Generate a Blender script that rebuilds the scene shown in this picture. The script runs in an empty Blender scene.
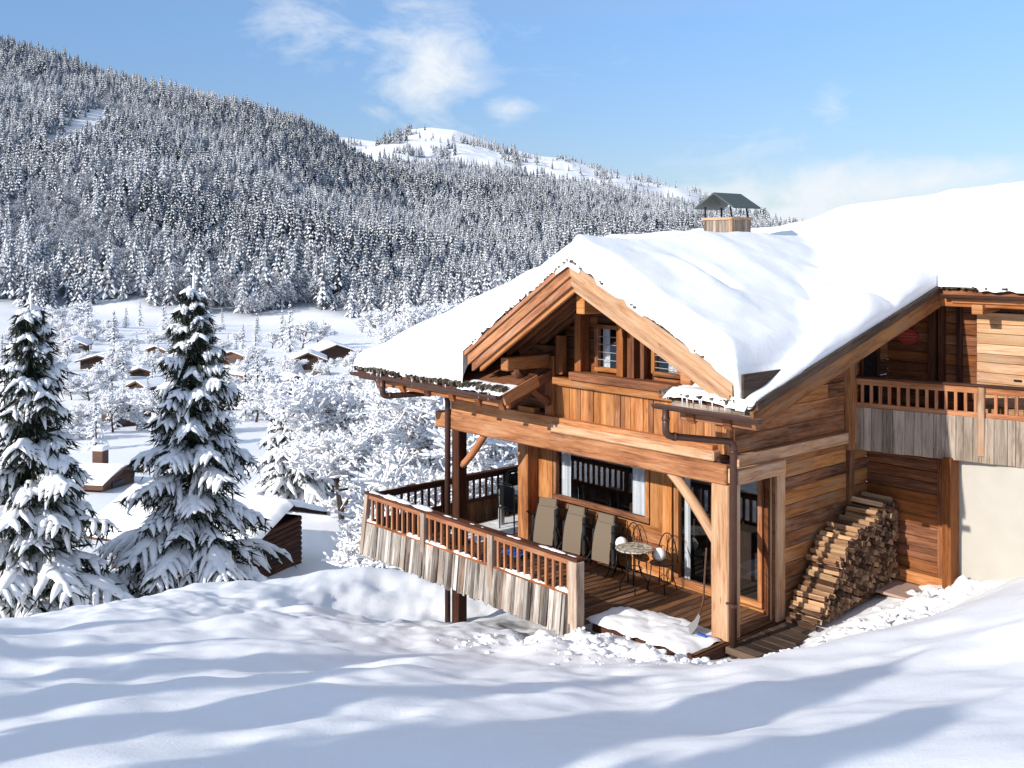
import bpy, math, random
import numpy as np
from math import radians, sin, cos, pi, sqrt, exp, hypot, atan2
from mathutils import Vector, Matrix

# ------------------------------------------------------------------ camera, sky, sun, exposure
SC = bpy.context.scene
COL = SC.collection
cam = bpy.data.objects.new('camera', bpy.data.cameras.new('camera'))
COL.objects.link(cam); SC.camera = cam
cam.location = (0, 0, 5.6); cam.rotation_euler = (radians(90), 0, 0)
cam.data.sensor_width = 36; cam.data.lens = 1019/1024*36
cam.data.shift_y = -138/1024
cam.data.clip_start = .1; cam.data.clip_end = 30000

U = (.66691, -.74514); V = (.74514, .66691)      # along the chalet's front, and into it
TOSUN = Vector((-(V[0]+.08*U[0]), -(V[1]+.08*U[1]), .44)).normalized()
SUN_EL = math.asin(TOSUN.z)
w = bpy.data.worlds.new('World'); SC.world = w; w.use_nodes = True
nt = w.node_tree; N = nt.nodes; L = nt.links
N.clear()
wo = N.new('ShaderNodeOutputWorld'); bg = N.new('ShaderNodeBackground')
sky = N.new('ShaderNodeTexSky'); sky.sky_type = 'NISHITA'; sky.sun_disc = False
sky.sun_elevation = SUN_EL; sky.sun_rotation = atan2(TOSUN.x, TOSUN.y)
sky.altitude = 1200; sky.air_density = 1.0; sky.dust_density = .3; sky.ozone_density = 1.2
bg.inputs['Strength'].default_value = .15; SKYK = 1.25
# clouds as patches of noise in the sky's own directions
tc = N.new('ShaderNodeTexCoord')
def cnoise(scale, det, loc=(0,0,0), sc=(1,1,2.2), dist=.6):
    mp = N.new('ShaderNodeMapping'); mp.inputs['Scale'].default_value = sc; mp.inputs['Location'].default_value = loc
    L.new(tc.outputs['Generated'], mp.inputs[0])
    n = N.new('ShaderNodeTexNoise'); n.inputs['Scale'].default_value = scale; n.inputs['Detail'].default_value = det
    n.inputs['Roughness'].default_value = .6; n.inputs['Distortion'].default_value = dist
    L.new(mp.outputs[0], n.inputs['Vector']); return n.outputs['Fac']
def wm(op, a, b=None, clamp=False):
    m = N.new('ShaderNodeMath'); m.operation = op; m.use_clamp = clamp
    for i, x in enumerate((a, b)):
        if x is None: continue
        if isinstance(x, (int, float)): m.inputs[i].default_value = x
        else: L.new(x, m.inputs[i])
    return m.outputs[0]
def blob(px, py, rx, ry, amt):                    # soft region of sky where cloud forms
    d = Vector(((px-512)/1019, 1, (246-py)/1019)).normalized()
    s = N.new('ShaderNodeVectorMath'); s.operation = 'SUBTRACT'; L.new(tc.outputs['Generated'], s.inputs[0]); s.inputs[1].default_value = d
    q = N.new('ShaderNodeVectorMath'); q.operation = 'MULTIPLY'; L.new(s.outputs[0], q.inputs[0])
    q.inputs[1].default_value = (1019/rx, .6, 1019/ry)
    l = N.new('ShaderNodeVectorMath'); l.operation = 'LENGTH'; L.new(q.outputs[0], l.inputs[0])
    r = wm('SUBTRACT', 1, l.outputs['Value'], True)
    return wm('MULTIPLY', wm('POWER', r, .8), amt)
acc = None
for b in ((435,62,90,90,.95),(505,112,40,22,.85),(385,110,35,25,.6),(300,22,75,50,.7),(830,195,170,48,1.15),(930,180,150,30,1.0),(790,215,120,30,1.2),(705,205,90,40,.9),
          (565,85,60,40,.3),(835,105,30,40,.42),(350,45,70,40,.35),(520,30,150,60,.28),(740,150,120,40,.35)):
    o = blob(*b); acc = o if acc is None else wm('MAXIMUM', acc, o)
n1 = cnoise(8, 10, dist=1.6); n2 = cnoise(26, 8, (3,1,2), (1,1,1.6), 1.2)
nn = wm('ADD', wm('MULTIPLY', n1, .72), wm('MULTIPLY', n2, .28))
cl = wm('SUBTRACT', wm('ADD', wm('MULTIPLY', acc, .44), nn), .60)
cl = wm('MULTIPLY', cl, 2.6, True)
cl = wm('MULTIPLY', cl, wm('POWER', wm('MULTIPLY', acc, 1.7, True), .6), True)
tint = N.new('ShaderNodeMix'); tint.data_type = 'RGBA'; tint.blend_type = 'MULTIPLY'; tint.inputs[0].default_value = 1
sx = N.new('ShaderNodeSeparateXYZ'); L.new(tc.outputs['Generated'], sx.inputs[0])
tr_ = N.new('ShaderNodeValToRGB'); L.new(sx.outputs[2], tr_.inputs[0]); e_ = tr_.color_ramp.elements     # dims the low sky; added brighter, warmer upper sky fills the shade
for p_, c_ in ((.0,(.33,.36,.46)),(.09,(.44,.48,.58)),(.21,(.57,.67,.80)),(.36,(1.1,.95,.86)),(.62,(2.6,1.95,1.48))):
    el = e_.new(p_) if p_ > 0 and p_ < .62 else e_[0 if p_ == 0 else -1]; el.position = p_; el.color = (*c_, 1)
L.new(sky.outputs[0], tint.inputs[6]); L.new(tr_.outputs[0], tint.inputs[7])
mixc = N.new('ShaderNodeMix'); mixc.data_type = 'RGBA'
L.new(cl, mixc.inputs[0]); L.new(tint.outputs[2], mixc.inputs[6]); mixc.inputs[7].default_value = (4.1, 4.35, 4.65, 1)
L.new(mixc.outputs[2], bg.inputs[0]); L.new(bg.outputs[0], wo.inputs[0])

sl = bpy.data.lights.new('sun', 'SUN'); sl.energy = 3.9; sl.angle = radians(.53); sl.color = (1, .945, .86)
sun = bpy.data.objects.new('sun', sl); COL.objects.link(sun)
sun.rotation_euler = TOSUN.to_track_quat('Z', 'Y').to_euler()
SC.view_settings.view_transform = 'Standard'; SC.view_settings.look = 'None'
SC.view_settings.exposure = .50; SC.view_settings.gamma = 1
SC.cycles.max_bounces = 8; SC.cycles.diffuse_bounces = 4; SC.cycles.transparent_max_bounces = 12
SC.cycles.use_denoising = True

# ------------------------------------------------------------------ helpers
def lin(h, k=1.0):
    if isinstance(h, str):
        c = [int(h[i:i+2], 16)/255 for i in (0, 2, 4)]
    else: c = [x/255 for x in h]
    return tuple(min(1, k*(x/12.92 if x <= .04045 else ((x+.055)/1.055)**2.4)) for x in c) + (1,)

class Mat:
    def __init__(s, name):
        s.m = bpy.data.materials.new(name); s.m.use_nodes = True
        s.t = s.m.node_tree; s.n = s.t.nodes; s.l = s.t.links
        s.p = s.n['Principled BSDF']; s.out = s.n['Material Output']
    def node(s, ty, **k):
        x = s.n.new(ty)
        for a, b in k.items(): setattr(x, a, b)
        return x
    def set(s, **k):
        for a, b in k.items(): s.put(s.p.inputs[a.replace('_', ' ')], b)
    def put(s, sock, v):
        if isinstance(v, bpy.types.NodeSocket): s.l.new(v, sock)
        else: sock.default_value = v
    def math(s, op, a, b=0., clamp=False):
        x = s.node('ShaderNodeMath', operation=op, use_clamp=clamp); s.put(x.inputs[0], a); s.put(x.inputs[1], b); return x.outputs[0]
    def coord(s, kind='Object', scale=(1,1,1)):
        t = s.node('ShaderNodeTexCoord'); mp = s.node('ShaderNodeMapping'); mp.inputs['Scale'].default_value = scale
        s.l.new(t.outputs[kind], mp.inputs[0]); return mp.outputs[0]
    def noise(s, vec, scale, det=4, rough=.55, dist=0.):
        x = s.node('ShaderNodeTexNoise'); s.l.new(vec, x.inputs['Vector']); x.inputs['Scale'].default_value = scale
        x.inputs['Detail'].default_value = det; x.inputs['Roughness'].default_value = rough; x.inputs['Distortion'].default_value = dist
        return x.outputs['Fac']
    def ramp(s, f, stops):
        x = s.node('ShaderNodeValToRGB'); s.put(x.inputs[0], f); e = x.color_ramp.elements
        while len(e) < len(stops): e.new(.5)
        for i, (p, c) in enumerate(stops): e[i].position = p; e[i].color = c if len(c) == 4 else (*c, 1)
        return x.outputs[0]
    def mix(s, f, a, b, blend='MIX'):
        x = s.node('ShaderNodeMix', data_type='RGBA', blend_type=blend); s.put(x.inputs[0], f); s.put(x.inputs[6], a); s.put(x.inputs[7], b); return x.outputs[2]
    def bump(s, h, st, dist=.02):
        x = s.node('ShaderNodeBump'); x.inputs['Strength'].default_value = st; x.inputs['Distance'].default_value = dist
        s.put(x.inputs['Height'], h); s.l.new(x.outputs[0], s.p.inputs['Normal'])
    def attr(s, name):
        return s.node('ShaderNodeAttribute', attribute_name=name).outputs['Fac']

def wood(name, light, mid, dark, grey=None, greyamt=0., contrast=.5, rough=.75, knots=True, val=.35):
    m = Mat(name)
    r = m.attr('rnd')
    g1 = m.noise(m.coord('UV', (1.1, 13, 1)), 1, 6, .6, .8)
    g2 = m.noise(m.coord('UV', (5, 90, 1)), 1, 3, .6)
    big = m.noise(m.coord('UV', (.9, 2.2, 1)), 1, 3, .5)
    g3 = m.noise(m.coord('UV', (.5, 30, 1)), 1, 3, .6, 2.)
    f = m.math('ADD', m.math('MULTIPLY', m.math('SUBTRACT', g1, .5), 1.45), m.math('MULTIPLY', m.math('SUBTRACT', g2, .5), .9))
    f = m.math('ADD', f, m.math('MULTIPLY', m.math('SUBTRACT', g3, .5), .8))
    f = m.math('ADD', f, m.math('MULTIPLY', m.math('SUBTRACT', r, .5), contrast*.62))
    f = m.math('ADD', f, m.math('MULTIPLY', m.math('SUBTRACT', big, .5), 1.1))
    f = m.math('ADD', f, .5, True)
    c = m.ramp(f, [(.02, dark), (.45, mid), (.98, light)])
    if grey:
        gf = m.ramp(m.noise(m.coord('UV', (.8, 5, 1)), 1.3, 5, .6, .5), [(.62-greyamt*.5, (0,0,0)), (.80-greyamt*.5, (1,1,1))])
        c = m.mix(m.math('MULTIPLY', gf, min(1, .5+greyamt)), c, grey)
    if knots:
        v = m.node('ShaderNodeTexVoronoi'); m.l.new(m.coord('UV', (1.5, 6, 1)), v.inputs['Vector']); v.inputs['Scale'].default_value = 1
        k = m.ramp(v.outputs['Distance'], [(.03, (1,1,1)), (.11, (0,0,0))])
        c = m.mix(m.math('MULTIPLY', k, .55), c, tuple(x*.35 for x in dark[:3])+(1,))
    hs = m.node('ShaderNodeHueSaturation'); m.put(hs.inputs['Color'], c); hs.inputs['Hue'].default_value = .4975
    rr = m.node('ShaderNodeMath', operation='FRACT'); m.put(rr.inputs[0], m.math('MULTIPLY', r, 7.31))
    m.put(hs.inputs['Value'], m.math('ADD', m.math('MULTIPLY', rr.outputs[0], val), .68-val*.38))
    m.put(hs.inputs['Saturation'], m.math('ADD', m.math('MULTIPLY', r, .16), .90))
    m.set(Base_Color=hs.outputs[0], Roughness=rough); m.p.inputs['Specular IOR Level'].default_value = .25
    m.bump(m.math('ADD', g1, m.math('MULTIPLY', g2, .6)), .5, .012)
    return m.m

WOOD = wood('larch_boards', lin('dda26c'), lin('b0703c'), lin('6a3a1e'), lin('b59a80'), .05, .8)
SIDING = wood('old_spruce_siding', lin('cb9462'), lin('97613a'), lin('4c2c18'), lin('a08a74'), .2, .8)
BEAM = wood('squared_beam', lin('dba06a'), lin('bb7a44'), lin('7c4620'), lin('c8a88a'), .12, .35)
PALE = wood('pale_beam', lin('e6c39c'), lin('cf9f74'), lin('a06c42'), lin('d8c0a6'), .2, .3)
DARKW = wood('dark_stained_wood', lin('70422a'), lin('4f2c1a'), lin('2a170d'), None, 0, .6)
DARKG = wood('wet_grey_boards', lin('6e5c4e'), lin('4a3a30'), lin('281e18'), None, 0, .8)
GREYPOST = wood('greyed_post', lin('d8c4b0'), lin('b09a86'), lin('7a6250'), None, 0, .4)
RED = wood('red_brown_wood', lin('b8784a'), lin('8a542e'), lin('4e2a16'), None, 0, .6)
GREYW = wood('weathered_grey_boards', lin('d6cfc7'), lin('968c82'), lin('463a32'), lin('a07a58'), .2, 1.2, val=.6)
GREYPLANK = wood('silver_grey_planks', lin('c9b9a8'), lin('a89684'), lin('6b5848'), None, 0, .8)
RAILW = wood('orange_rail_wood', lin('dba078'), lin('b87a50'), lin('7d4a2c'), lin('d0b090'), .1, .4, val=.2)
DECKW = wood('deck_planks', lin('9c7350'), lin('70492c'), lin('3c2414'), lin('8a7666'), .2, .8)
LOG = wood('split_firewood', lin('dcb890'), lin('b48a62'), lin('6a4630'), None, 0, 1.3, knots=False, val=.7)
BARK = wood('firewood_ends', lin('b8977a'), lin('6b4a38'), lin('221813'), None, 0, 1.6, knots=False, val=.9)

def simple(name, col, rough=.6, metal=0., nscale=None, var=.2, bump=0., spec=.5):
    m = Mat(name)
    c = col
    if nscale:
        n = m.noise(m.coord('Object', (1,1,1)), nscale, 5, .6)
        c = m.mix(n, tuple(x*(1-var) for x in col[:3])+(1,), tuple(min(1, x*(1+var)) for x in col[:3])+(1,))
        if bump: m.bump(n, bump, .02)
    m.set(Base_Color=c, Roughness=rough, Metallic=metal); m.p.inputs['Specular IOR Level'].default_value = spec
    return m.m
COPPER = simple('aged_brown_copper', lin('50362c'), .42, .35, 6, .3)
DARKM = simple('dark_iron', lin('1d1b1c'), .45, .5)
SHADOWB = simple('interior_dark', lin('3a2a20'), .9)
SHINGLE = wood('grey_shingles', lin('8a8070'), lin('5c5348'), lin('28231e'), None, 0, 1.4, knots=False)
STUCCO = simple('cream_render', lin('b0aba2'), .9, 0, 3, .10, .3, .2)
STONE = simple('pinkish_paving', lin('a58a7c'), .85, 0, 9, .2, .3)
CURTAIN = simple('white_curtain', lin('e8e6e4'), .9)
FABRIC = simple('taupe_mesh_fabric', lin('6e6050'), .85, 0, 60, .12)
BLACKF = simple('black_padding', lin('17181b'), .8)
TABLEM = simple('grey_painted_metal', lin('9a9b9c'), .4, .2, 5, .1)
BLUE = simple('blue_plastic', lin('1f4fa0'), .4)
GREENR = simple('green_slate_cap', lin('46504c'), .55, .2, 8, .15)
ICE = simple('ice', (.75,.82,.88,1), .08)
REDP = simple('red_sign_paint', lin('a03028'), .5)
WHITEP = simple('white_globe', (.85,.85,.84,1), .6, 0, 30, .06)
BARKT = simple('dark_bark', lin('3e322b'), .95, 0, 9, .35, .5)
FARWALL = simple('brown_chalet_boards', lin('5c4132'), .9, 0, 3, .3)
FARDARK = simple('dark_chalet_boards', lin('3e2a20'), .9, 0, 3, .3)
FARPALE = simple('pale_chalet_render', lin('c8b49a'), .9, 0, 3, .1)
FARGLASS = simple('far_window', lin('20242a'), .15)

def snow_mat(name, fine=30., st=.25, col=(.875,.88,.90,1), coarse=2.2, dist=.03):
    m = Mat(name)
    v = m.coord('Object')
    a = m.noise(v, coarse, 5, .6); b = m.noise(v, fine, 4, .7)
    h = m.math('ADD', m.math('MULTIPLY', a, 1.0), m.math('MULTIPLY', b, .25))
    m.set(Base_Color=col, Roughness=.55); m.p.inputs['Specular IOR Level'].default_value = .3
    m.bump(h, st, dist)
    return m.m
SNOW = snow_mat('snow')
SNOWR = snow_mat('roof_snow', 26, .45, (.84,.845,.86,1), coarse=3)
SNOWT = snow_mat('tree_snow', 30, .4)

# ground: snow, with forest floor showing through on the mountain
def ground_mat():
    m = Mat('ground_snow')
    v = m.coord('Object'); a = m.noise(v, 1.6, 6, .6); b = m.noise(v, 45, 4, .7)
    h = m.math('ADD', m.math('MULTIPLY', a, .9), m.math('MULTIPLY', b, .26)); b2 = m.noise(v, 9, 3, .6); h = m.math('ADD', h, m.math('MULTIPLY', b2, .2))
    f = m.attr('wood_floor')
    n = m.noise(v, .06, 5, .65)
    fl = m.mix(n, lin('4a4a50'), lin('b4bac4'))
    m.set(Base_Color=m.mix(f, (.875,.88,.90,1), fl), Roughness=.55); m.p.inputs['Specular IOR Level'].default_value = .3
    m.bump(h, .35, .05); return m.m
GROUND = ground_mat()

def glass_mat():
    m = Mat('window_glass')
    tr = m.node('ShaderNodeBsdfTransparent'); tr.inputs[0].default_value = (.80,.84,.88,1)
    gl = m.node('ShaderNodeBsdfGlossy'); gl.inputs['Roughness'].default_value = .015; gl.inputs[0].default_value = (.85,.92,1,1)
    fr = m.node('ShaderNodeLayerWeight'); fr.inputs[0].default_value = .5
    fac = m.math('ADD', m.math('MULTIPLY', m.math('POWER', fr.outputs['Facing'], 3.), .8), .10, True)
    mx = m.node('ShaderNodeMixShader'); m.l.new(fac, mx.inputs[0]); m.l.new(tr.outputs[0], mx.inputs[1]); m.l.new(gl.outputs[0], mx.inputs[2])
    m.l.new(mx.outputs[0], m.out.inputs[0]); return m.m
GLASS = glass_mat()

def needle_mat(name='needles', a='1b221b', b='3b4238', frost=.0):
    m = Mat(name)
    n = m.noise(m.coord('Object'), 2.5, 4, .6)
    c = m.mix(n, lin(a), lin(b))
    if frost: c = m.mix(frost, c, (.62,.66,.72,1))
    m.set(Base_Color=c, Roughness=.85); m.p.inputs['Specular IOR Level'].default_value = .2
    return m.m
NEEDLE = needle_mat()
NEEDLEF = needle_mat('far_needles', '2a3530', '55605c')
TWIG = simple('frosted_twigs', lin('5a4a42'), .9)

# ---- mesh builder
CT = None
def _cham_topo():
    vid = {}; vs = []
    for sx in (-1,1):
        for sy in (-1,1):
            for sz in (-1,1):
                for k in range(3):
                    vid[(sx,sy,sz,k)] = len(vs); vs.append(((sx,sy,sz), k))
    faces = []
    for k in range(3):
        o = [i for i in range(3) if i != k]
        for s in (-1,1):
            q = []
            for p in ((-1,-1),(1,-1),(1,1),(-1,1)):
                c = [0,0,0]; c[k] = s; c[o[0]] = p[0]; c[o[1]] = p[1]; q.append(vid[(*c,k)])
            faces.append((q, k))
    for k in range(3):
        o = [i for i in range(3) if i != k]
        for p in ((-1,-1),(1,-1),(1,1),(-1,1)):
            c = [0,0,0]; c[o[0]] = p[0]; c[o[1]] = p[1]
            lo = list(c); lo[k] = -1; hi = list(c); hi[k] = 1
            faces.append(([vid[(*lo,o[0])], vid[(*hi,o[0])], vid[(*hi,o[1])], vid[(*lo,o[1])]], o[0]))
    for sx in (-1,1):
        for sy in (-1,1):
            for sz in (-1,1):
                faces.append(([vid[(sx,sy,sz,k)] for k in range(3)], 0))
    P = np.array([[c[i]*(1 if i == k else .9) for i in range(3)] for c, k in vs], float)
    out = []
    for q, k in faces:
        a, b, c = P[q[0]], P[q[1]], P[q[2]]
        n = np.cross(b-a, c-a)
        if n.dot(P[q].mean(0)) < 0: q = q[::-1]
        out.append((q, k))
    return vs, out
CV, CF = _cham_topo()
RND = random.Random(5)

class MB:
    def __init__(s): s.v = []; s.f = []; s.uv = []; s.r = []; s.mi = []; s.n = 0
    def face(s, idx, uvs, r=0., mi=0):
        s.f.append(idx); s.uv.extend(uvs); s.r.append(r); s.mi.append(mi)
    def box(s, c, sz, R=None, ch=.006, grain=None, mi=0, r=None):
        h = [x/2 for x in sz]; g = grain if grain is not None else max(range(3), key=lambda i: sz[i])
        ch = min(ch, min(h)*.45); o = [i for i in range(3) if i != g]
        r = RND.random() if r is None else r; ou, ov = RND.random()*40, RND.random()*40
        loc = []
        for sg, k in CV: loc.append([sg[i]*(h[i] if i == k else h[i]-ch) for i in range(3)])
        R = R or Matrix.Identity(3); c = Vector(c); b0 = len(s.v)
        for p in loc: s.v.append(tuple(c + R @ Vector(p)))
        for q, k in CF:
            a = o[0] if k == o[1] else (o[1] if k == o[0] else None)
            if a is None: uvs = [(loc[i][o[0]]*.5+ou, loc[i][o[1]]+ov) for i in q]
            else: uvs = [(loc[i][g]+ou, loc[i][a]+h[k if k != g else 0]*2+ov+k*.3) for i in q]
            s.face([b0+i for i in q], uvs, r, mi)
        return s
    def bb(s, x0, x1, y0, y1, z0, z1, **k):
        return s.box(((x0+x1)/2, (y0+y1)/2, (z0+z1)/2), (abs(x1-x0), abs(y1-y0), abs(z1-z0)), **k)
    def beam(s, p0, p1, w, h, up=(0,0,1), **k):         # w sideways, h along up; grain runs along it
        p0, p1 = Vector(p0), Vector(p1); d = (p1-p0); ln = d.length; x = d.normalized()
        y = Vector(up).cross(x).normalized(); z = x.cross(y)
        R = Matrix((x, y, z)).transposed()
        return s.box((p0+p1)/2, (ln, w, h), R=R, grain=0, **k)
    def poly(s, pts, uvs=None, r=None, mi=0):
        b0 = len(s.v); s.v.extend(tuple(p) for p in pts)
        uvs = uvs or [(p[0]+p[1], p[2]) for p in pts]
        s.face(list(range(b0, b0+len(pts))), uvs, RND.random() if r is None else r, mi)
        return s
    def prism(s, base, off, r=None, mi=0):              # polygon + its copy moved by off, closed
        n = len(base); off = Vector(off); base = [Vector(p) for p in base]; b0 = len(s.v); r = RND.random() if r is None else r
        s.v.extend(tuple(p) for p in base); s.v.extend(tuple(p+off) for p in base)
        nr = (base[1]-base[0]).cross(base[2]-base[0])
        fl = nr.dot(off) > 0
        uv = lambda i: ((base[i % n]+(off if i >= n else Vector())).x*.7+(base[i % n]).y*.7, (base[i % n]+(off if i >= n else Vector())).z)
        fs = [list(range(n)), list(range(2*n-1, n-1, -1))] + [[(i+1) % n, i, n+i, n+(i+1) % n] for i in range(n)]
        for f in fs:
            if fl: f = f[::-1]
            s.face([b0+i for i in f], [uv(i) for i in f], r, mi)
        return s
    def tube(s, path, rad, n=8, r=None, mi=0, cap=True, scale_z=1.):
        path = [Vector(p) for p in path]; m = len(path)
        rad = [rad]*m if isinstance(rad, (int, float)) else rad; r = RND.random() if r is None else r
        b0 = len(s.v); prev = None; u = RND.random()*10
        for i, p in enumerate(path):
            t = (path[min(i+1, m-1)]-path[max(i-1, 0)]).normalized()
            if prev is None:
                a = Vector((0,0,1)) if abs(t.z) < .9 else Vector((1,0,0)); x = t.cross(a).normalized()
            else: x = (prev - t*prev.dot(t)).normalized()
            prev = x; y = t.cross(x)
            for k in range(n):
                an = 2*pi*k/n; q = p + (x*cos(an)+y*sin(an))*rad[i]; s.v.append(tuple(q))
        ln = 0
        for i in range(m-1):
            d = (path[i+1]-path[i]).length
            for k in range(n):
                k2 = (k+1) % n
                s.face([b0+i*n+k, b0+i*n+k2, b0+(i+1)*n+k2, b0+(i+1)*n+k], [(u+ln, k*.1), (u+ln, k*.1+.1), (u+ln+d, k*.1+.1), (u+ln+d, k*.1)], r, mi)
            ln += d
        if cap:
            s.face([b0+k for k in range(n)][::-1], [(u+cos(k), sin(k)) for k in range(n)], r, mi)
            s.face([b0+(m-1)*n+k for k in range(n)], [(u+cos(k), sin(k)) for k in range(n)], r, mi)
        return s
    def lathe(s, prof, c=(0,0,0), n=20, mi=0, r=.5):
        b0 = len(s.v); c = Vector(c)
        for rr, z in prof:
            for k in range(n):
                a = 2*pi*k/n; s.v.append((c.x+rr*cos(a), c.y+rr*sin(a), c.z+z))
        for i in range(len(prof)-1):
            for k in range(n):
                k2 = (k+1) % n
                s.face([b0+i*n+k, b0+i*n+k2, b0+(i+1)*n+k2, b0+(i+1)*n+k], [(k*.1, i*.1)]*4, r, mi)
        return s
    def build(s, name, mats, parent=None, smooth=False, kind=None):
        me = bpy.data.meshes.new(name); me.from_pydata(s.v, [], s.f)
        uv = me.uv_layers.new(name='UVMap'); uv.data.foreach_set('uv', np.array(s.uv, np.float32).ravel())
        a = me.attributes.new('rnd', 'FLOAT', 'FACE'); a.data.foreach_set('value', np.array(s.r, np.float32))
        for m in (mats if isinstance(mats, (list, tuple)) else [mats]): me.materials.append(m)
        me.polygons.foreach_set('material_index', np.array(s.mi, np.int32))
        if smooth: me.polygons.foreach_set('use_smooth', np.ones(len(s.f), bool))
        me.update()
        o = bpy.data.objects.new(name, me); COL.objects.link(o)
        if parent: o.parent = parent
        if kind: o['kind'] = kind
        return o

def tag(o, label, cat, group=None):
    o['label'] = label; o['category'] = cat
    if group: o['group'] = group
    return o
def thing(name, label, cat, loc=(0,0,0), rz=0., group=None):
    o = bpy.data.objects.new(name, None); COL.objects.link(o); o.location = loc; o.rotation_euler = (0,0,rz)
    o.empty_display_size = .2
    return tag(o, label, cat, group)
def dup(root, loc, rz=0., sc=1., label=None, group=None):
    r = root.copy(); COL.objects.link(r); r.location = loc; r.rotation_euler = (0,0,rz)
    r.scale = (sc,sc,sc) if isinstance(sc, (int, float)) else sc
    if label: r['label'] = label
    if group: r['group'] = group
    for ch in list(root.children):
        c = ch.copy(); COL.objects.link(c); c.parent = r
        for g in list(ch.children):
            d = g.copy(); COL.objects.link(d); d.parent = c
    return r
HC = (3.08, 14.6); HR = atan2(U[1], U[0])
def W(a, b, z=0.): return Vector((HC[0]+a*U[0]+b*V[0], HC[1]+a*U[1]+b*V[1], z))
def at(px, py, Y): return Vector(((px-512)/1019*Y, Y, 5.6+(246-py)/1019*Y))

# ---- numpy noise
def _hash(ix, iy, seed):
    h = (ix.astype(np.int64)*374761393 + iy.astype(np.int64)*668265263 + seed*974634777) & 0xffffffff
    h = ((h ^ (h >> 13))*1274126177) & 0xffffffff
    return ((h ^ (h >> 16)) & 0xffff)/65535.
def vnoise(x, y, seed=0):
    ix = np.floor(x); iy = np.floor(y); fx = x-ix; fy = y-iy
    fx = fx*fx*fx*(fx*(fx*6-15)+10); fy = fy*fy*fy*(fy*(fy*6-15)+10)
    a = _hash(ix, iy, seed); b = _hash(ix+1, iy, seed); c = _hash(ix, iy+1, seed); d = _hash(ix+1, iy+1, seed)
    return (a*(1-fx)+b*fx)*(1-fy)+(c*(1-fx)+d*fx)*fy
def fbm(x, y, oct=4, seed=0, gain=.5):
    s = 0; a = 1; t = 0
    for i in range(oct):
        s = s+a*vnoise(x*(2**i)+i*17.3, y*(2**i)-i*9.1, seed+i); t += a; a *= gain
    return s/t-.5
def sstep(a, b, x):
    t = np.clip((x-a)/(b-a), 0, 1); return t*t*(3-2*t)

def grid_mesh(name, X, Y, Z, mat, keep=None, attr=None, smooth=True):
    ny, nx = X.shape
    v = np.stack([X.ravel(), Y.ravel(), Z.ravel()], 1)
    i = np.arange(nx*ny).reshape(ny, nx)
    q = np.stack([i[:-1,:-1], i[:-1,1:], i[1:,1:], i[1:,:-1]], -1).reshape(-1, 4)
    if keep is not None:
        q = q[keep.ravel()]
    me = bpy.data.meshes.new(name)
    me.vertices.add(len(v)); me.vertices.foreach_set('co', v.astype(np.float32).ravel())
    me.loops.add(q.size); me.loops.foreach_set('vertex_index', q.astype(np.int32).ravel())
    me.polygons.add(len(q)); me.polygons.foreach_set('loop_start', np.arange(0, q.size, 4, dtype=np.int32))
    me.update(calc_edges=True)
    if smooth: me.polygons.foreach_set('use_smooth', np.ones(len(q), bool))
    if attr:
        for k, a in attr.items():
            at_ = me.attributes.new(k, 'FLOAT', 'POINT'); at_.data.foreach_set('value', a.astype(np.float32).ravel())
    me.materials.append(mat); me.validate()
    o = bpy.data.objects.new(name, me); COL.objects.link(o); return o

# ------------------------------------------------------------------ terrain
def rp(px, Y, z): return ((px-512)/1019*Y, Y, z)
def pp(px, py, Y): return ((px-512)/1019*Y, Y, 5.6+(246-py)/1019*Y)
def hp(a, b, z): p = W(a, b, z); return (p.x, p.y, z)
CP = [pp(50,768,6.2), pp(512,768,6.2), pp(1024,768,5.2), pp(100,700,9), pp(512,695,9.6), pp(800,690,9), pp(1024,690,7),
      pp(1024,620,10), pp(1024,574,13.6), pp(900,622,11.3), pp(800,652,11.8), pp(700,664,13.0), pp(560,642,13.8), (-.4,13.6,.12),
      pp(0,624,16), pp(120,607,17.5), pp(230,584,19.5), pp(360,557,22), (-11,20.5,-3.4), (-8,23,-3.4), (-3.5,25,-2.6), (-14,17,-3.2), (-20,17,-3.5), (1,26,-2.6), pp(300,622,15.6), pp(200,655,12.4), pp(400,640,14.8), pp(449,619,19.4), pp(480,622,17.6),
      pp(0,680,10.5), pp(-300,640,14), pp(-300,768,7), pp(-700,640,12), (-3,-2,3.6), (3,-3,4.0), (10,-2,4.4), (-12,-2,2.6), (12,6,3.9), (16,13,3.4), (-3,2,3.3), (3,2,3.5), (-24,6,0), (0,-12,6), (-16,-14,4),
      hp(-1.7,-1.5,-.13), hp(-2.4,-1.6,-.3), hp(-.9,-1.3,-.0), hp(.2,-1.1,-.02), hp(-.9,-2.2,.06), hp(.9,-.4,-.03), hp(.8,1.0,-.02), hp(.8,2.4,.02), hp(.9,3.5,.14), hp(1.8,3.4,.42), hp(3.0,3.6,.75), hp(5.0,3.8,1.5), hp(2.5,2.0,.55), hp(1.6,1.8,.25),
      hp(-7,4,-1.6), hp(-7.5,8,-2.6), hp(0,6,-.2), hp(3,8,1), hp(-3.5,-1.6,-.55), hp(-5.8,1,-1.5), hp(-3,1.5,-.9), hp(-8,-1,-1.45)]
CP = np.array(CP)
def tps(P):
    X = P[:, :2]; n = len(P)
    d = np.sqrt(((X[:, None]-X[None])**2).sum(-1)); K = np.where(d > 0, d*d*np.log(d+1e-9), 0)+np.eye(n)*.25
    A = np.zeros((n+3, n+3)); A[:n, :n] = K; A[:n, n] = 1; A[:n, n+1:] = X; A[n, :n] = 1; A[n+1:, :n] = X.T
    b = np.zeros(n+3); b[:n] = P[:, 2]
    return np.linalg.solve(A, b)
TW = tps(CP)
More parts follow.
